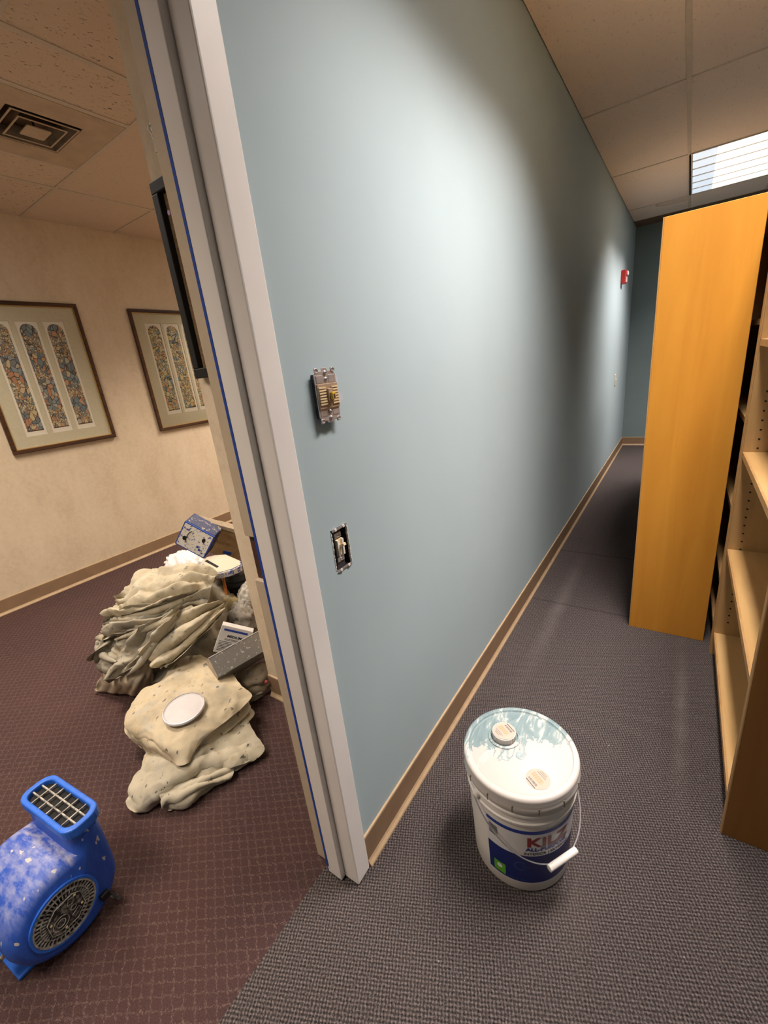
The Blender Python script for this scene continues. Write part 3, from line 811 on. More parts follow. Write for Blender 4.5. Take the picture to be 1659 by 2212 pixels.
arc = MB(); 
for i in range(22):
    a = math.radians(40 + i * 12.5); b_ = math.radians(40 + (i + 1) * 12.5); R_, q_ = .016, .0138
    def pt(r, t): return (math.radians(-73) + r * math.cos(t) / .135, .104 + r * math.sin(t), 0)
    arc.add([pt(R_, a), pt(R_, b_), pt(q_, b_), pt(q_, a)], [(0, 1, 2, 3)])
wrap(arc, .0012).build('clock_ring', MAT['label_dim'], lb)
wrap(MB().add([(math.radians(-96.5) + .0075 * math.cos(t) / .13, .071 + .0075 * math.sin(t), 0) for t in np.linspace(0, 2 * PI, 20)[:-1]], [tuple(range(19))]), .0015).build('badge_mark', MAT['label_white'], lb)
# wire bail resting on the label side
A0 = math.radians(-32)
bail = []
for i in range(33):
    t = PI * i / 32
    ang = A0 - PI / 2 + t
    dz = math.sin(t) ** .9
    bail.append(((.1505 + .004 * dz) * math.cos(ang), (.1505 + .004 * dz) * math.sin(ang), .282 - .142 * dz))
MB().tube(bail, .0017, 8).build('wire_bail', MAT['steel'], pl, True)
g = bail[13:20]
tan = (Vector(bail[17]) - Vector(bail[15])).normalized(); mid = Vector(bail[16])
gp = [mid + tan * q for q in (-.045, -.0445, -.03, 0, .03, .0445, .045)]
MB().tube(gp, [.0075, .0085, .0085, .0085, .0085, .0085, .0075], 16).build('bail_grip', MAT['white_plastic'], pl, True)
for sgn in (-1, 1):
    a = A0 + sgn * PI / 2
    MB().lathe([(0, 0), (.011, 0), (.010, .010), (.006, .013), (0, .013)], 18).xf(Matrix.Rotation(a, 4, 'Z') @ Matrix.Translation((.138, 0, .282)) @ Matrix.Rotation(PI / 2, 4, 'Y')).build('bail_ear', MAT['white_plastic'], pl, True)

# ------------------------------------------------------------------ bookcases
def bookcase(name, label, loc, L, D, H, zs, near, far, edge, back=True, group=None, pins=True, kick=.09, shelf=MAT['pine']):
    """front faces -x at x = 0, near end panel at y = 0, far at y = L"""
    t = thing(name, label, 'bookcase', loc, 0, group)
    th = .022
    for (y, m, nm) in ((0, near, 'near'), (L - th, far, 'far')):
        MB().box(.004, D, y, y + th, 0, H).build('end_panel', m, t, bevel=.0012, seg=1)
        MB().box(0, .004, y, y + th, 0, H).build('edge_strip', edge, t, bevel=.001, seg=1)
    if back: MB().box(D - .008, D - .001, th, L - th, kick, H - .001).build('back_panel', MAT['pine_z'], t)
    for z in zs:
        s_ = MB().box(.010, D - .009, th + .001, L - th - .001, z - .020, z).build('shelf', shelf, t)
        MB().box(.004, .010, th + .001, L - th - .001, z - .021, z + .0005).build('front_strip', MAT['edge'], s_)
    MB().box(.004, D - .009, th + .001, L - th - .001, H - .024, H - .002).build('top_board', shelf, t)
    MB().box(.030, .042, th + .001, L - th - .001, .002, zs[0] - .021).build('kick_board', MAT['edge'], t)
    if pins:
        m = MB()
        z = zs[0] + .06
        while z < H - .06:
            for (yy, s_) in ((L - th, -1), (th, 1)):
                for x in (.045, D - .05):
                    m.box(x - .003, x + .003, min(yy, yy + s_ * .0006), max(yy, yy + s_ * .0006), z - .003, z + .003)
            z += .034
        o = m.build('pin_holes', MAT['dark'], t); o['kind'] = 'stuff'
    return t
ZS = [.112, .508, .906, 1.302]
bookcase('bookcase', 'open wooden bookcase at the right edge with a dark end panel', (.834, 1.166, 0), .905, .30, 1.762, ZS, MAT['amber_shade'], MAT['pine_z'], MAT['edge'])
bookcase('bookcase', 'open bookcase in the dark gap behind the amber end panel', (.834, 2.078, 0), .905, .30, 1.762, [.112, .33, .66, 1.02, 1.37], MAT['pine_z'], MAT['pine_z'], MAT['edge'])
bookcase('bookcase', 'tall amber-stained bookcase standing out in the aisle, seen end on', (.513, 2.138, 0), .92, .300, 1.762, [.10, .46, .82, 1.2, 1.5], MAT['amber'], MAT['amber'], MAT['edge'], shelf=MAT['pine'])
bookcase('bookcase', 'amber bookcase hidden directly behind the tall amber one', (.513, 3.062, 0), .92, .300, 1.762, [.10, .46, .82, 1.2, 1.5], MAT['amber'], MAT['amber'], MAT['edge'])
bookcase('bookcase', 'amber bookcase farthest down the aisle, hidden by the tall amber one', (.513, 3.986, 0), .92, .300, 1.762, [.10, .46, .82, 1.2, 1.5], MAT['amber'], MAT['amber'], MAT['edge'])

# ------------------------------------------------------------------ air mover (blower stood on its back, outlet up)
k = N('scuffed_blue_plastic', .45)
geo = k.n('ShaderNodeNewGeometry')
nz_ = k.xyz(geo.outputs['Normal'])[2]; PZ = k.xyz()
fine = k.noise(30, 5, .65, k.map((1, 2.2, .6), (.4, 0, 0)))
spl = k.noise(38, 2, .5, k.map((1, 1.2, .6)))
# dried spray of pale paint that drifted down beside the outlet
dep = k.math('MULTIPLY', k.ramp(nz_, [(.25, 0.0), (.75, 1.0)]), k.ramp(PZ[1], [(.0, .55), (.035, 1.0), (.065, 0.0)]))
dep = k.math('MULTIPLY', dep, k.ramp(fine, [(.38, .05), (.62, 1.0)]))
drop = k.math('MULTIPLY', k.ramp(spl, [(.66, 0.0), (.69, 1.0)]), k.ramp(PZ[2], [(.08, .0), (.16, .9)]))
k.color(k.mix(k.math('MAXIMUM', k.math('MULTIPLY', dep, .68), drop), k.ramp(fine, [(.3, (.018, .075, .44)), (.7, (.03, .115, .56))]), (.62, .58, .54)))
k.bump(fine, .08, .002)
MAT['blower'] = k.m
MAT['blower_rim'] = plain('bright_blue_plastic', (.028, .15, .68), .4, var=.15, scale=40)
MAT['guard'] = m_splatter('dusty_black_plastic', (.02, .02, .021), (.30, .28, .25), (.50, .66), 70)
MAT['guard_edge'] = m_splatter('dust_caught_on_ribs', (.10, .095, .09), (.48, .45, .40), (.36, .58), 60)
bl = thing('air_mover', 'small scuffed blue air mover standing on the brown carpet', 'blower', (-.68, .062, 0), math.radians(6))
AZ, AR, HWX = .128, .128, .125
# snail outline in (y, z): round drum with a straight duct rising at +y
out = []
for a in np.linspace(0, -3 * PI / 2 - .38, 44):            # from +y clockwise under the floor side to the top
    r_ = AR * (1.0 - .03 * max(0, (-a - PI) / PI))
    out.append((r_ * math.cos(a), AZ + r_ * math.sin(a)))
out += [(.048, .262), (.052, .285), (.052, .31), (.122, .31), (.128, .285), (.130, .25), (.1295, .20), (.129, .16)]
out = np.array(out)
def inset(P, d):
    n = len(P); Q = []
    for i in range(n):
        t = P[(i + 1) % n] - P[(i - 1) % n]; t = t / (np.linalg.norm(t) + 1e-9)
        Q.append(P[i] + np.array([t[1], -t[0]]) * -d * -1)
    return np.array(Q)
ctr = np.array([.01, .14])
mb = MB(); secs = [(-HWX, .030), (-HWX + .006, .016), (-HWX + .018, .006), (-HWX + .04, 0), (0, 0), (HWX - .04, 0), (HWX - .018, .006), (HWX - .006, .016), (HWX, .030)]
n = len(out)
sgn = 1 if np.linalg.norm(inset(out, .01)[5] - ctr) < np.linalg.norm(out[5] - ctr) else -1
for (x, d_) in secs:
    Q = inset(out, sgn * d_)
    mb.v += [(x, float(np.clip(q[0], -.2, .2)), float(max(.001, q[1]))) for q in Q]
for i in range(len(secs) - 1):
    mb.f += [(i * n + j, i * n + (j + 1) % n, (i + 1) * n + (j + 1) % n, (i + 1) * n + j) for j in range(n)]
mb.f += [tuple(range(n - 1, -1, -1)), tuple(range((len(secs) - 1) * n, len(secs) * n))]
body = mb.build('housing', MAT['blower'], bl, True, angle=55)
# outlet: rim tube, dark throat, grille
MC = (0.005, .090)
rim_pts = [(x, y, .322) for x, y in rrect(.252, .088, .030, 6, *MC)]
rim = MB()
o1 = rrect(.266, .092, .036, 6, *MC); i1 = rrect(.230, .064, .024, 6, *MC); m_ = len(o1)
rim.v = [(x, y, .300) for x, y in o1] + [(x, y, .327) for x, y in o1] + [(x, y, .327) for x, y in i1] + [(x, y, .285) for x, y in i1]
for q in range(3): rim.f += [(q * m_ + j, q * m_ + (j + 1) % m_, (q + 1) * m_ + (j + 1) % m_, (q + 1) * m_ + j) for j in range(m_)]
rim.f += [(3 * m_ + j, 3 * m_ + (j + 1) % m_, (j + 1) % m_, j) for j in range(m_)]
rim = rim.build('outlet_rim', MAT['blower_rim'], bl, bevel=.004, seg=2)
MB().prism(rrect(.242, .076, .026, 5, *MC), .3105, .3115).build('throat', MAT['dark'], bl)
for y in (-.0115, .0115): MB().box(MC[0] - .114, MC[0] + .114, MC[1] + y - .0018, MC[1] + y + .0018, .312, .320).build('grille_bar', MAT['guard_edge'], bl)
for q in range(5):
    x = MC[0] - .078 + q * .039
    MB().box(x - .0018, x + .0018, MC[1] - .033, MC[1] + .033, .3122, .3205).build('grille_bar', MAT['guard_edge'], bl)
# intake guard on the +x side
GC = Vector((HWX, -.014, .130))
def disc(r0_, r1_, x0, x1, nm, m, par, n=48):
    mm = MB().lathe([(r0_, x0), (r1_, x0), (r1_, x1), (r0_, x1), (r0_, x0)], n, cap=False) if r0_ > 0 else MB().lathe([(0, x0), (r1_, x0), (r1_, x1), (0, x1)], n)
    return mm.xf(Matrix.Translation((GC.x, GC.y, GC.z)) @ Matrix.Rotation(PI / 2, 4, 'Y')).build(nm, m, par, True)
disc(0, .074, -.004, .0015, 'intake_well', MAT['black'], bl)
disc(.072, .078, -.004, .006, 'intake_lip', MAT['blower_rim'], bl)
disc(.068, .0715, .001, .007, 'guard_ring', MAT['guard_edge'], bl)
disc(.054, .056, .001, .006, 'guard_ring', MAT['guard_edge'], bl)
for q in range(40):
    a = 2 * PI * q / 40
    MB().box(-.0011, .0011, .040, .069, 0, .0045).xf(Matrix.Translation((GC.x + .001, GC.y, GC.z)) @ Matrix.Rotation(PI / 2, 4, 'Y') @ Matrix.Rotation(a, 4, 'Z')).build('guard_rib', MAT['guard_edge'], bl)
K8 = .80
pl_ = [(-.052, -.030), (-.030, -.050), (.022, -.050), (.052, -.022), (.052, .032), (.030, .050), (-.022, .050), (-.052, .022)]
pl_ = [(a * K8, b * K8) for a, b in pl_]
gp = MB().prism([(GC.y + a, GC.z + b) for a, b in pl_], GC.x + .002, GC.x + .010, 'x').build('motor_plate', MAT['guard'], bl, bevel=.002)
def tubex(pts, r, nm, m): MB().tube([(GC.x + .0105, GC.y + a * (K8 if nm != 'plate_ridge' else 1), GC.z + b * (K8 if nm != 'plate_ridge' else 1)) for a, b in pts], r, 6, True).build(nm, m, gp, True)
tubex([(a * .96, b * .96) for a, b in pl_], .0011, 'plate_ridge', MAT['guard_edge'])
tubex([(-.020 + .022 * math.cos(a), -.012 + .022 * math.sin(a)) for a in np.linspace(0, 2 * PI, 25)[:-1]], .0011, 'plate_circle', MAT['guard_edge'])
tubex([(-.020 + .012 * math.cos(a), -.012 + .012 * math.sin(a)) for a in np.linspace(0, 2 * PI, 19)[:-1]], .0011, 'plate_circle', MAT['guard_edge'])
tubex([(.008, .022), (.022, .016), (.030, .034), (.016, .040)], .0010, 'plate_emblem', MAT['guard_edge'])
tubex([(.020 + .008 * math.cos(a), -.000 + .008 * math.sin(a)) for a in np.linspace(0, 2 * PI, 15)[:-1]], .0010, 'plate_emblem', MAT['guard_edge'])
tubex([(.010, -.022), (.032, -.014), (.036, -.024), (.014, -.036)], .0010, 'plate_emblem', MAT['guard_edge'])
for (a, b) in ((-.042, .010), (.034, .036), (.042, -.014), (-.014, -.042)):
    MB().lathe([(0, 0), (.003, 0), (.0025, .002), (0, .0025)], 10).xf(Matrix.Translation((GC.x + .010, GC.y + a * K8, GC.z + b * K8)) @ Matrix.Rotation(PI / 2, 4, 'Y')).build('screw', MAT['ivory'], gp, True)
MB().box(GC.x - .002, GC.x + .012, .055, .078, .058, .078).build('switch_box', MAT['black'], bl, bevel=.003)
MB().tube([(.10, .075, .045), (.14, .08, .05), (.145, .085, .035), (.12, .09, .02)], .005, 8).build('cord_relief', MAT['guard'], bl, True)
# power cord looped round the far side, base foot
cord = [(.045 + .02 * math.cos(t * 2), -.132 - .012 * math.cos(t), .155 + .085 * math.sin(t)) for t in np.linspace(0, 2 * PI, 40)[:-1]]
MB().tube(cord, .006, 8, True).build('power_cord', plain('grimy_cream_cord', (.52, .47, .36), .6), bl, True)
MB().box(-.13, .06, -.128, .02, .0, .012).build('foot', MAT['blower_rim'], bl, bevel=.004)
MB().tube([(-.09, -.10, .20), (-.09, -.15, .225), (.02, -.15, .225), (.02, -.10, .20)], .010, 10).build('carry_handle', MAT['blower_rim'], bl, True)

# ------------------------------------------------------------------ the painters' pile: measuring helpers
from mathutils import noise as mnoise
def Z3(x, y): return 180 + x * .27728, 1080 + y * .27728
def Z4(x, y): return 180 + x * .27728, 1400 + y * .27728
HEAP_C, HEAP_R = Vector((-1.42, 1.00, .02)), Vector((.37, .40, .40))
def on_heap(u, v, off=0.0):
    d = ray(u, v).normalized(); o = Vector(CAM_LOC) - HEAP_C
    R_ = HEAP_R + Vector((off, off, off))
    q = Vector((o.x / R_.x, o.y / R_.y, o.z / R_.z)); e = Vector((d.x / R_.x, d.y / R_.y, d.z / R_.z))
    a = e.dot(e); b_ = q.dot(e); c_ = q.dot(q) - 1
    D = b_ * b_ - a * c_
    t = (-b_ - math.sqrt(D)) / a if D > 0 else -b_ / a
    p = Vector(CAM_LOC) + d * t
    if p.z < .012: p = atz(u, v, .012)
    return p
def catmull(P, t):
    n = len(P) - 1; x = t * n; i = min(int(x), n - 1); f = x - i
    p0, p1, p2, p3 = P[max(i - 1, 0)], P[i], P[i + 1], P[min(i + 2, n)]
    return .5 * ((2 * p1) + (p2 - p0) * f + (2 * p0 - 5 * p1 + 4 * p2 - p3) * f * f + (3 * p1 - p0 - 3 * p2 + p3) * f * f * f)
def sheet(ctrl, nu, nv, folds=0, amp=0.0, along=0, noise_amp=.006, noise_scale=9.0, seed=0.0, thick=.004, skew=0.0, mb=None, zmin=.003):
    """smooth cloth sheet through a grid of 3D points, with folds (rounded crests, sharp valleys) and thickness"""
    C_ = np.array([[tuple(p) for p in row] for row in ctrl])
    rows = [np.array([catmull(C_[:, j], i / nu) for i in range(nu + 1)]) for j in range(C_.shape[1])]
    G = np.array([[catmull(np.array([rows[j][i] for j in range(C_.shape[1])]), q / nv) for q in range(nv + 1)] for i in range(nu + 1)])
    du = np.gradient(G, axis=0); dv = np.gradient(G, axis=1)
    nr = np.cross(du, dv); nr /= np.linalg.norm(nr, axis=2, keepdims=True) + 1e-9
    vdir = np.array(CAM_LOC) - G[nu // 2, nv // 2]
    if (nr[nu // 2, nv // 2] * vdir).sum() < 0: nr = -nr
    top = np.zeros_like(G)
    for i in range(nu + 1):
        for j in range(nv + 1):
            s_, t_ = i / nu, j / nv
            a_ = (t_ if along == 0 else s_); b_ = (s_ if along == 0 else t_)
            p = Vector(G[i, j])
            w1 = mnoise.noise(Vector((b_ * 2.2 + seed, a_ * 1.3, seed)))
            w2 = mnoise.noise(Vector((b_ * 4.1 + seed * 2, a_ * 2.7, seed + 5)))
            ph = folds * (a_ + skew * b_ + .20 * w1 + .06 * w2)
            fold = amp * abs(math.sin(PI * ph)) ** .8 * max(.1, .75 + 1.2 * mnoise.noise(Vector((math.floor(ph) * 3.7 + seed, b_ * 2.6, .3)))) if folds else 0
            nz1 = noise_amp * (1.6 * mnoise.noise(p * noise_scale * .45 + Vector((seed, 2.0, seed))) + mnoise.noise(p * noise_scale + Vector((seed, seed, 0))) + .5 * mnoise.noise(p * noise_scale * 2.7 + Vector((0, seed, seed))))
            rid = noise_amp * .45 * (1 - 2 * abs(mnoise.noise(p * noise_scale * 3.1 + Vector((seed, 7.0, seed))))) + noise_amp * .8 * (1 - 2 * abs(mnoise.noise(p * noise_scale * 1.6 + Vector((seed * 2, 0, seed)))))
            top[i, j] = G[i, j] + nr[i, j] * (fold + nz1 + rid)
    top[:, :, 2] = np.maximum(top[:, :, 2], zmin + thick)
    bot = top - nr * thick; bot[:, :, 2] = np.maximum(bot[:, :, 2], zmin)
    mb = mb or MB(); n0 = len(mb.v); W_ = nv + 1; K = (nu + 1) * W_
    mb.v += [tuple(p) for p in top.reshape(-1, 3)] + [tuple(p) for p in bot.reshape(-1, 3)]
    I = lambda i, j, k: n0 + k * K + i * W_ + j
    for i in range(nu):
        for j in range(nv):
            mb.f.append((I(i, j, 0), I(i + 1, j, 0), I(i + 1, j + 1, 0), I(i, j + 1, 0)))
            mb.f.append((I(i, j, 1), I(i, j + 1, 1), I(i + 1, j + 1, 1), I(i + 1, j, 1)))
    for i in range(nu):
        mb.f.append((I(i, 0, 0), I(i, 0, 1), I(i + 1, 0, 1), I(i + 1, 0, 0))); mb.f.append((I(i, nv, 0), I(i + 1, nv, 0), I(i + 1, nv, 1), I(i, nv, 1)))
    for j in range(nv):
        mb.f.append((I(0, j, 0), I(0, j + 1, 0), I(0, j + 1, 1), I(0, j, 1))); mb.f.append((I(nu, j, 0), I(nu, j, 1), I(nu, j + 1, 1), I(nu, j + 1, 0)))
    return mb
def blob(c_, r_, seed=0, amp=.12, scale=4.0, M=None, n=28, zmin=.002, ridges=0.0):
    mb = MB(); m = n * 2
    for i in range(n + 1):
        th = PI * i / n
        for j in range(m):
            ph = 2 * PI * j / m; d = Vector((math.sin(th) * math.cos(ph), math.sin(th) * math.sin(ph), math.cos(th)))
            f = 1 + amp * (mnoise.noise(d * scale * .5 + Vector((seed, 0, 0))) + .5 * mnoise.noise(d * scale + Vector((0, seed, 0))))
            f += ridges * (1 - 2 * abs(mnoise.noise(d * scale * .8 + Vector((0, 0, seed)))))
            p = Vector((d.x * r_[0], d.y * r_[1], d.z * r_[2])) * f
            if M is not None: p = M @ p
            p = p + Vector(c_); p.z = max(p.z, zmin); mb.v.append(tuple(p))
    for i in range(n):
        for j in range(m): mb.f.append((i * m + j, (i + 1) * m + j, (i + 1) * m + (j + 1) % m, i * m + (j + 1) % m))
    return mb
MAT['canvas_a'] = m_canvas('pale_canvas', (.44, .39, .29), .45, .5, 1.0)
MAT['canvas_b'] = m_canvas('grey_canvas', (.345, .315, .25), .55, .6, 4.0)
MAT['canvas_c'] = m_canvas('cream_canvas', (.51, .435, .31), .5, .75, 7.0)
MAT['canvas_d'] = m_canvas('dingy_canvas', (.46, .415, .32), .45, .9, 11.0)
MAT['canvas_e'] = m_canvas('plain_canvas', (.43, .355, .26), .2, .1, 15.0)
MAT['canvas_dark'] = m_canvas('shadowed_brown_canvas', (.20, .155, .10), .5, .4, 19.0)

# --- the crumpled heap
def H(rows, off): return [[on_heap(*Z3(x, y), off) for (x, y) in r] for r in rows]
heap = thing('drop_cloth', 'crumpled heap of paint-stained canvas drop cloths against the stub wall', 'drop cloth', (HEAP_C.x, HEAP_C.y, 0))
def hb(mb, nm, m): return mb.xf(Matrix.Translation((-HEAP_C.x, -HEAP_C.y, 0))).build(nm, m, heap, True, angle=75)
hb(blob(HEAP_C, HEAP_R * .82, 3.0, .12, 9.0, n=48, ridges=.10), 'inner_bundle', MAT['canvas_b'])
A = [[(1020,605),(1030,640),(1000,680),(975,725)],[(930,568),(940,620),(930,680),(900,730)],[(810,540),(820,620),(800,700),(780,768)],[(680,565),(690,650),(680,730),(650,818)],
     [(560,580),(570,680),(560,770),(530,858)],[(470,600),(460,700),(450,790),(430,882)],[(370,745),(360,800),(350,850),(345,899)],[(300,765),(280,820),(270,860),(262,905)],[(232,830),(222,855),(225,880),(240,900)]]
B = [[(1000,700),(990,740),(980,780),(960,820)],[(870,740),(865,770),(860,800),(850,835)],[(760,780),(760,815),(750,850),(740,890)],[(640,820),(640,860),(630,900),(620,960)],[(520,860),(515,900),(505,950),(500,1005)],
     [(400,890),(390,940),(385,990),(380,1045)],[(300,910),(280,960),(270,1020),(270,1070)],[(200,960),(190,1000),(185,1040),(195,1090)],[(125,1020),(118,1040),(118,1060),(130,1085)]]
Cc = [[(1050,815),(1075,835),(1080,860),(1075,890)],[(960,830),(1000,870),(1030,905),(1040,940)],[(850,840),(900,920),(950,985),(980,1010)],[(760,900),(810,990),(860,1060),(890,1090)],[(690,960),(730,1060),(770,1130),(800,1190)],
      [(610,1050),(650,1130),(690,1200),(710,1260)],[(540,1130),(580,1190),(610,1250),(640,1290)],[(490,1200),(530,1240),(570,1275),(620,1310)]]
Dd = [[(120,1085),(250,1075),(400,1035),(550,985),(700,915),(790,860)],[(115,1130),(230,1130),(380,1100),(500,1060),(640,990),(780,920)],[(130,1190),(240,1190),(370,1170),(480,1140),(600,1080),(740,1000)],
      [(180,1225),(260,1250),(360,1235),(450,1210),(560,1160),(680,1080)],[(240,1260),(290,1310),(360,1310),(430,1270),(520,1230),(600,1150)],[(290,1310),(320,1365),(360,1355),(420,1310),(490,1260),(540,1200)]]
hb(sheet(H(Dd, .010), 60, 90, 5, .060, 0, .014, 10, 2.0, .005, .5), 'front_fold', MAT['canvas_b'])
hb(sheet(H(Cc, .030), 80, 60, 3, .045, 0, .012, 10, 5.0, .005, .15), 'side_fold', MAT['canvas_a'])
hb(sheet(H(B, .035), 90, 50, 3, .045, 0, .013, 11, 8.0, .005, .25), 'middle_fold', MAT['canvas_b'])
hb(sheet(H(A, .065), 100, 60, 3, .034, 0, .014, 9, 11.0, .005, .35), 'top_fold', MAT['canvas_a'])
rolls = [([(850,832),(760,882),(640,945),(500,995),(380,1042),(250,1088)], .016, 'canvas_a'), ([(800,850),(705,950),(600,1060),(510,1170),(430,1290),(345,1362)], .018, 'canvas_b'),
         ([(1062,848),(960,960),(840,1085),(720,1195),(640,1302)], .016, 'canvas_a'), ([(940,715),(760,785),(560,862),(360,900),(250,893)], .014, 'canvas_a'),
         ([(120,1095),(118,1160),(170,1225),(260,1262)], .015, 'canvas_b'), ([(240,840),(320,800),(400,770),(470,730)], .012, 'canvas_a'),
         ([(400,930),(420,980),(440,1010)], .014, 'canvas_b'), ([(830,830),(850,860),(845,890)], .012, 'canvas_b')]
for i, (pts, r_, m) in enumerate(rolls):
    P_ = [on_heap(*Z3(x, y), .055) for x, y in pts]; A_ = np.array([tuple(p) for p in P_])
    path = [Vector(catmull(A_, q / 30)) for q in range(31)]
    rad = [r_ * (.35 + .75 * math.sin(PI * min(1, q / 30 + .08)) ** .6) * (1 + .25 * mnoise.noise(Vector((q * .3, i, 0)))) for q in range(31)]
    hb(MB().tube(path, rad, 10), 'rolled_hem', MAT[m])

# --- stuffed bag under the heap
def G4(rows, zf=Z3): return [[atz(*zf(x, y), z) for (x, y, z) in r] for r in rows]
bag = thing('canvas_bag', 'plump beige canvas bundle at the left foot of the cloth heap', 'bundle', (-1.5, .66, 0))
E_ = [[(212,1262,.16),(300,1252,.20),(400,1262,.22),(480,1268,.21),(535,1285,.2)],[(180,1330,.13),(260,1345,.165),(370,1362,.175),(460,1362,.165),(540,1350,.14)],[(145,1410,.07),(240,1430,.11),(340,1445,.12),(430,1450,.11),(530,1415,.08)],[(106,1490,.006),(225,1502,.006),(320,1517,.006),(420,1528,.006),(520,1450,.01)]]
sheet(G4(E_), 30, 44, 5, .012, 0, .004, 8, 21.0, .02).xf(Matrix.Translation((1.5, -.66, 0))).build('bundle_cloth', MAT['canvas_e'], bag, True, angle=180)

# --- folded cloth with the lid on it
fc = thing('drop_cloth', 'flat-folded cream canvas drop cloth with a can lid lying on it', 'drop cloth', (-.88, .62, 0))
F1 = [[(690,160,.165),(770,100,.175),(840,60,.18),(930,72,.175),(1010,128,.155)],[(600,265,.165),(720,230,.18),(860,200,.185),(1010,220,.18),(1150,210,.15)],[(470,335,.16),(620,370,.178),(800,360,.182),(1000,370,.18),(1230,305,.15)],
      [(390,445,.15),(540,480,.175),(720,500,.18),(960,500,.172),(1312,382,.13)],[(330,595,.13),(480,600,.165),(640,640,.172),(840,620,.17),(1150,540,.13)],[(400,665,.12),(510,690,.15),(640,765,.155),(780,730,.16),(950,692,.13)],[(520,740,.11),(580,770,.12),(660,840,.115),(770,915,.11),(830,860,.11)]]
def fcb(mb, nm, m): return mb.xf(Matrix.Translation((.88, -.62, 0))).build(nm, m, fc, True, angle=62)
for q in range(8):
    dz = q * .0135; g4 = []
    for r in F1:
        g4.append([atz(*Z4(x, y), z) + Vector((0, 0, -dz)) for (x, y, z) in r])
    c0 = g4[3][2]
    jit = Vector((random.uniform(-.02, .02), random.uniform(-.014, .014), 0)) if q else Vector((0, 0, 0))
    g4 = [[c0 + (p - c0) * (1 - .012 * q) + jit for p in r] for r in g4]
    fcb(sheet(g4, 56, 56, 0, 0, 0, .007 if q == 0 else .006, 9, 30 + q * 1.5, .006), 'cloth_layer', MAT['canvas_c'])
lc = thing('drop_cloth', 'lower spattered drop cloth spread on the carpet with pointed corners', 'drop cloth', (-.75, .5, 0))
def lcb(mb, nm, m): return mb.xf(Matrix.Translation((.75, -.5, 0))).build(nm, m, lc, True, angle=62)
F2 = [[(520,750,.05),(700,740,.07),(900,700,.07),(1100,590,.06),(1235,515,.05)],[(490,880,.05),(640,880,.075),(820,880,.08),(1050,770,.06),(1335,692,.035)],[(450,1000,.045),(580,1000,.075),(760,980,.08),(980,880,.06),(1412,805,.02)],
      [(405,1120,.03),(520,1110,.06),(680,1060,.07),(900,960,.05),(1290,885,.015)],[(390,1225,.012),(480,1210,.035),(600,1140,.05),(850,1010,.04),(1165,947,.01)],[(414,1302,.004),(500,1250,.008),(590,1170,.02),(760,1060,.03),(1100,965,.02)]]
lcb(sheet(G4(F2, Z4), 60, 70, 3, .014, 1, .009, 8, 41.0, .006), 'upper_layer', MAT['canvas_d'])
F3 = [[(605,1150,.045),(760,1050,.05),(950,985,.045),(1110,945,.03)],[(615,1185,.045),(760,1110,.06),(940,1040,.055),(1165,955,.02)],[(640,1212,.022),(740,1185,.045),(900,1105,.04),(1125,1005,.015)],[(668,1254,.003),(790,1228,.004),(910,1150,.004),(1090,1035,.003)]]
lcb(sheet(G4(F3, Z4), 50, 56, 3, .016, 1, .008, 9, 47.0, .006), 'lower_layer', MAT['canvas_d'])
F4 = [[(940,880,.05),(1050,830,.055),(1200,770,.05),(1330,705,.04)],[(960,900,.05),(1080,860,.06),(1220,820,.05),(1370,755,.03)],[(1120,935,.03),(1165,930,.035),(1280,890,.03),(1412,808,.012)]]
lcb(sheet(G4(F4, Z4), 24, 40, 2, .008, 1, .005, 10, 52.0, .005), 'corner_flap', MAT['canvas_d'])
ld_ = atz(398, 1533, .198)
ld = thing('can_lid', 'round white-painted can lid on the folded drop cloth', 'can lid', tuple(ld_ + Vector((0, 0, .002))))
ld.rotation_euler = (.05, .10, 0); ld.scale = (.92, .92, 1)
MB().lathe([(0, .004), (.066, .004), (.070, .0025), (.074, .0025), (.077, .006), (.081, .0065), (.083, .004), (.083, 0), (0, 0)], 56).build('lid_disc', plain('white_wet_lid', (.56, .535, .545), .5, var=.04, scale=30, bump=.1), ld, True, angle=60)
MB().tube([(.0795 * math.cos(a), .0795 * math.sin(a), .0065) for a in np.linspace(0, 2 * PI, 49)[:-1]], .0018, 6, True).build('lid_bead', MAT['steel'], ld, True)

# --- tools and boxes in the pile
def frame(u, v, z, e1, e2):
    """orientation from two edge directions seen in the photo (right, down, away) at a point of known height"""
    c_ = atz(u, v, z); a = camvec(*e1).normalized(); b_ = camvec(*e2); b_ = (b_ - a * b_.dot(a)).normalized(); n_ = a.cross(b_)
    M = Matrix((a, b_, n_)).transposed().to_4x4(); M.translation = c_
    return M
MAT['blue_spat'] = m_splatter('blue_plastic_spattered_white', (.02, .06, .38), (.62, .60, .56), (.44, .52), 60)
MAT['blue_white'] = m_splatter('white_paint_over_blue', (.82, .80, .75), (.03, .07, .35), (.55, .60), 55)
MAT['blue_dark'] = m_splatter('dark_blue_spattered', (.012, .02, .09), (.36, .33, .27), (.56, .62), 45)
M = frame(*Z3(868, 312), .55, (160, 95, 30), (-100, 145, 74))
cr = thing('plastic_caddy', 'blue plastic caddy caked in white paint, tipped on top of the pile', 'tool caddy', M=M)
W2, H2, D2 = .090, .084, .11
MB().box(-W2, W2, -H2, H2, .004, D2).build('caddy_body', MAT['blue_dark'], cr, bevel=.006)
MB().prism(rrect(2 * W2 - .008, 2 * H2 - .008, .010), -.003, .004).build('painted_face', MAT['blue_white'], cr, bevel=.002)
for (a, b, c, e) in ((-W2, W2, -H2, -H2 + .006), (-W2, W2, H2 - .006, H2), (-W2, -W2 + .006, -H2, H2), (W2 - .006, W2, -H2, H2)):
    MB().box(a, b, c, e, -.004, .006).build('face_edge', MAT['tape'], cr, bevel=.002)
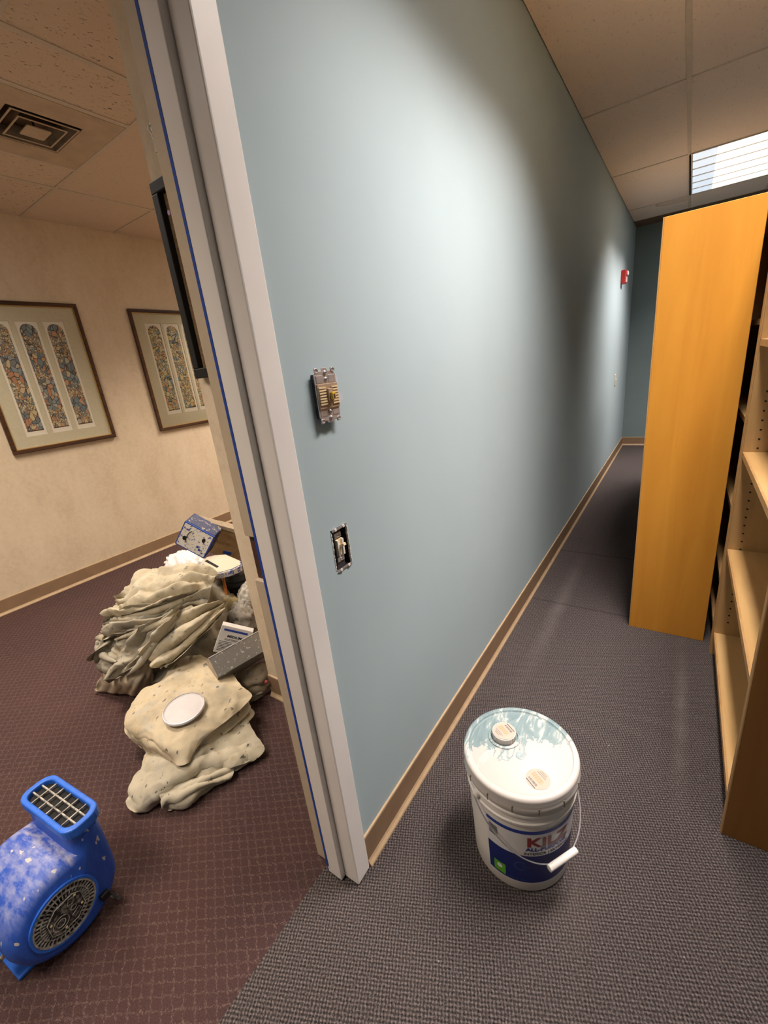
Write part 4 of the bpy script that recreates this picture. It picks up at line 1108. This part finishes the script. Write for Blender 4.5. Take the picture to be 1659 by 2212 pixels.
for (a, b) in ((-.055, .018), (.046, -.028)):
    MB().lathe([(0, -.005), (.013, -.005), (.013, -.002), (0, -.002)], 20).xf(Matrix.Translation((a, b, 0)) @ Matrix.Diagonal((.75, 1.15, 1, 1))).build('round_hole', MAT['dark'], cr)
MB().tube([(-.03 + .055 * math.cos(t) * .45 + .008, .0 + .05 * math.sin(t), -.0045) for t in np.linspace(2.2, 4.3, 14)], .0022, 6).xf(Matrix.Identity(4)).build('arc_groove', MAT['dark'], cr)
for (a, b) in ((.03, .03), (.045, .045)): MB().box(a - .006, a + .006, b - .006, b + .006, -.0055, -.003).build('square_hole', MAT['tape'], cr)

# flat tray with a hand slot
TZ = .445
tp = [atz(*Z3(x, y), TZ) for x, y in [(918,478),(955,440),(1010,425),(1110,418),(1225,468),(1232,500),(1160,535),(1070,560),(1010,562),(960,535)]]
tc = sum(tp, Vector()) / len(tp)
tr = thing('paint_tray', 'blue plastic tray with a hand slot, crusted with cream paint', 'paint tray', (tc.x, tc.y, TZ - .04))
pp = [(p.x - tc.x, p.y - tc.y) for p in tp]
MB().prism(pp, 0, .034).build('tray_body', MAT['blue_spat'], tr, bevel=.005)
MB().prism([(a * .95, b * .95) for a, b in pp], .034, .038).build('tray_deck', m_splatter('cream_crust', (.60, .53, .42), (.35, .28, .2), (.62, .7), 40), tr, bevel=.002)
s0 = [atz(*Z3(x, y), TZ) - tc for x, y in [(945,475),(965,465),(1055,515),(1040,527)]]
MB().prism([(p.x, p.y) for p in s0], .038, .0395).build('hand_slot', MAT['dark'], tr, bevel=.0004)
s1 = [atz(*Z3(x, y), TZ) - tc for x, y in [(1090,402),(1150,405),(1140,432),(1095,435)]]

M = frame(*Z3(1135, 345), .42, (150, 45, 60), (20, 120, 60))
cb = thing('cardboard_box', 'brown cardboard box behind the blue tray', 'box', M=M)
MB().box(-.095, .09, -.085, .09, 0, .12).build('carton', plain('cardboard', (.36, .25, .13), .85, var=.2, scale=25), cb, bevel=.002)
o = link('lettering', text_mesh('Action', .035, 0, .0003), plain('faded_brown_ink', (.20, .13, .06), .9), cb); o.matrix_local = Matrix.Translation((-.085, .01, -.0008)) @ Matrix.Rotation(PI, 4, 'X')
MB().box(-.02, .03, .052, .072, -.002, .001).build('blue_patch', MAT['tape'], cb)
M = frame(*Z3(1060, 218), .55, (250, 75, 60), (-10, 40, 20))
pk = thing('wood_plank', 'flat weathered plank lying behind the caddy', 'plank', M=M)
MB().box(-.14, .11, -.012, .012, .01, .06).build('plank_board', plain('weathered_board', (.34, .27, .19), .8, var=.25, scale=16), pk, bevel=.002)
# white plastic bag
wb = thing('plastic_bag', 'crumpled white plastic bag behind the cloth heap', 'plastic bag', tuple(atz(*Z3(800, 520), .30)))
p_ = wb.location.copy()
blob((0, 0, 0), (.15, .10, .09), 9, .22, 5, zmin=-.3, ridges=.1).build('bag_film', plain('thin_white_plastic', (.74, .72, .70), .35, var=.05), wb, True, angle=180)
# ribbed dark hose coil / cups behind the tray
cu = thing('bucket', 'stack of dark ribbed buckets beside the stub wall', 'bucket', tuple(atz(*Z3(1215, 640), .30)))
pr_ = [(0, -.16)]
for q in range(6): pr_ += [(.062 + .004 * q, -.16 + q * .038), (.070 + .004 * q, -.15 + q * .038), (.070 + .004 * q, -.135 + q * .038)]
MB().lathe(pr_ + [(.08, .075), (0, .07)], 32).build('ribbed_stack', plain('blue_black_plastic', (.018, .022, .028), .35, var=.4), cu, True)
# brown leather tool pouch with orange handle
tb = thing('tool_bag', 'brown leather tool bag under the tray', 'tool bag', tuple(atz(*Z3(1120, 700), .22)))
blob((0, 0, 0), (.075, .07, .13), 14, .18, 4, zmin=-.21, ridges=.06).build('pouch', m_canvas('brown_leather', (.13, .085, .05), .4, .3, 23.0), tb, True, angle=180)
ph = thing('roller_pole', 'thin orange handle sticking up in the middle of the pile', 'handle', (0, 0, 0))
q0, q1 = on_heap(*Z3(1085, 590), .02), on_heap(*Z3(1128, 800), .02)
q0 = atz(*Z3(1085, 585), .40); q1 = atz(*Z3(1130, 800), .27)
ph.location = q1
MB().tube([(0, 0, 0), tuple((q0 - q1) * .5), tuple(q0 - q1)], [.007, .0085, .007], 12).build('handle_rod', m_wood('orange_lacquer', (.34, .10, .02), (.42, .14, .03), (.48, .18, .04), 2, 2), ph, True)
# olive sack, grey rags
def sack(nm, label, cat, x, y, z, r_, mat, seed, part, rid=.08):
    t = thing(nm, label, cat, tuple(atz(*Z3(x, y), z))); zz = t.location.z
    blob((0, 0, 0), r_, seed, .2, 4.5, zmin=-zz + .003, ridges=rid).build(part, mat, t, True, angle=180); return t
sack('canvas_bag', 'olive canvas sack wedged to the right of the cloth heap', 'bundle', 1130, 880, .20, (.10, .08, .10), m_canvas('olive_canvas', (.33, .27, .14), .4, .2, 27.0), 31, 'sack_cloth')
sack('rag', 'grey crumpled rag beside the stub wall corner', 'rag', 1255, 925, .20, (.075, .065, .085), m_canvas('grey_rag', (.27, .25, .22), .5, .8, 33.0), 37, 'rag_cloth', .2)
sack('plastic_bag', 'whitish knotted plastic bag at the stub wall corner', 'plastic bag', 1300, 765, .26, (.055, .055, .075), m_canvas('cloudy_plastic', (.45, .43, .38), .3, .5, 35.0), 41, 'bag_film', .25)
# white carton
M = frame(*Z3(1165, 1085), .26, (190, 65, 60), (-75, 165, 40))
wc = thing('carton', 'white printed carton with a blue stripe leaning in the pile', 'box', M=M)
MB().box(-.065, .075, -.060, .085, 0, .030).build('carton_board', plain('white_carton', (.62, .60, .58), .6, var=.06), wc, bevel=.0015)
MB().box(-.050, .055, -.046, -.036, -.001, .001).build('blue_band', MAT['pail_stripe'], wc)
o = link('lettering', text_mesh('MEDIUM', .017, .0006, .0003), MAT['label_black'], wc); o.matrix_local = Matrix.Translation((-.028, -.005, -.0006)) @ Matrix.Rotation(PI, 4, 'X')
for q in range(7):
    MB().box(-.055, -.055 + random.uniform(.03, .06), .020 + q * .008, .0225 + q * .008, -.0007, .001).build('print_line', MAT['label_black'], wc)
for q in range(2): MB().box(-.035, .045, .004 + q * .006, .006 + q * .006, -.0007, .001).build('print_line', MAT['label_black'], wc)
# mud pan (steel trough)
M = frame(*Z3(1200, 1215), .235, (190, -85, 150), (75, 110, -35))
mp = thing('mud_pan', 'paint-spattered grey steel mud pan lying on its side', 'mud pan', M=M)
MAT['pan'] = m_splatter('spattered_steel', (.22, .21, .20), (.66, .63, .58), (.58, .64), 55, .4, .5)
MAT['pan_end'] = m_splatter('rusty_steel_end', (.40, .33, .26), (.55, .48, .4), (.5, .6), 40, .5, .3)
L_ = .165
def trap(x, s_): return [(x, -.052 * s_, 0), (x, .040 * s_, 0), (x, .055 * s_, .085), (x, -.062 * s_, .085)]
t0, t1 = trap(-.105, 1), trap(L_, 1); u0, u1 = trap(-.103, .96), trap(L_ - .002, .96)
MB().add(t0 + t1, [(0, 1, 5, 4), (1, 2, 6, 5), (2, 3, 7, 6), (3, 0, 4, 7)]).build('trough', MAT['pan'], mp)
MB().add(t0 + [(-.108, p[1], p[2]) for p in t0], [(3, 2, 1, 0), (4, 5, 6, 7), (0, 1, 5, 4), (1, 2, 6, 5), (2, 3, 7, 6), (3, 0, 4, 7)]).build('end_plate', MAT['pan_end'], mp)
MB().add(t1 + [(L_ + .003, p[1], p[2]) for p in t1], [(3, 2, 1, 0), (4, 5, 6, 7), (0, 1, 5, 4), (1, 2, 6, 5), (2, 3, 7, 6), (3, 0, 4, 7)]).build('end_plate', MAT['pan_end'], mp)
MB().tube([(-.106, -.052, 0), (L_, -.052, 0)], .0022, 6).build('rolled_edge', MAT['steel'], mp)
# dirty apron at the foot of the stub wall
ap = thing('apron', 'grimy brown work apron on the floor by the stub wall baseboard', 'apron', (-.95, .93, 0))
Gp = [[(1170,1370,.10),(1260,1320,.12),(1350,1280,.13),(1425,1250,.13)],[(1200,1420,.08),(1290,1390,.10),(1370,1350,.11),(1440,1330,.10)],[(1260,1490,.05),(1330,1450,.07),(1400,1420,.075),(1455,1400,.06)],[(1305,1560,.008),(1370,1530,.012),(1420,1490,.012),(1465,1450,.012)]]
sheet(G4(Gp), 30, 36, 3, .012, 1, .006, 9, 61.0, .006).xf(Matrix.Translation((.95, -.93, 0))).build('apron_cloth', m_canvas('grimy_apron', (.25, .205, .15), .5, .6, 39.0), ap, True, angle=180)
sheet([[p + Vector((0, 0, .004)) for p in r] for r in G4([[(1290,1520,.03),(1370,1480,.045),(1455,1430,.045)],[(1300,1545,.02),(1380,1510,.03),(1465,1448,.025)],[(1305,1562,.006),(1390,1522,.006),(1468,1462,.006)]])], 16, 30, 0, 0, 0, .004, 12, 66.0, .006).xf(Matrix.Translation((.95, -.93, 0))).build('apron_hem', m_canvas('pale_hem', (.45, .40, .32), .5, .6, 43.0), ap, True, angle=180)
MB().lathe([(0, 0), (.008, 0), (.009, .006), (.005, .012), (0, .013)], 14).xf(Matrix.Translation(atz(*Z3(1432, 1415), .085) - Vector((-.95, .93, 0))) @ Matrix.Rotation(PI / 2.5, 4, 'X')).build('red_knob', plain('red_knob', (.35, .05, .06), .5), ap, True)
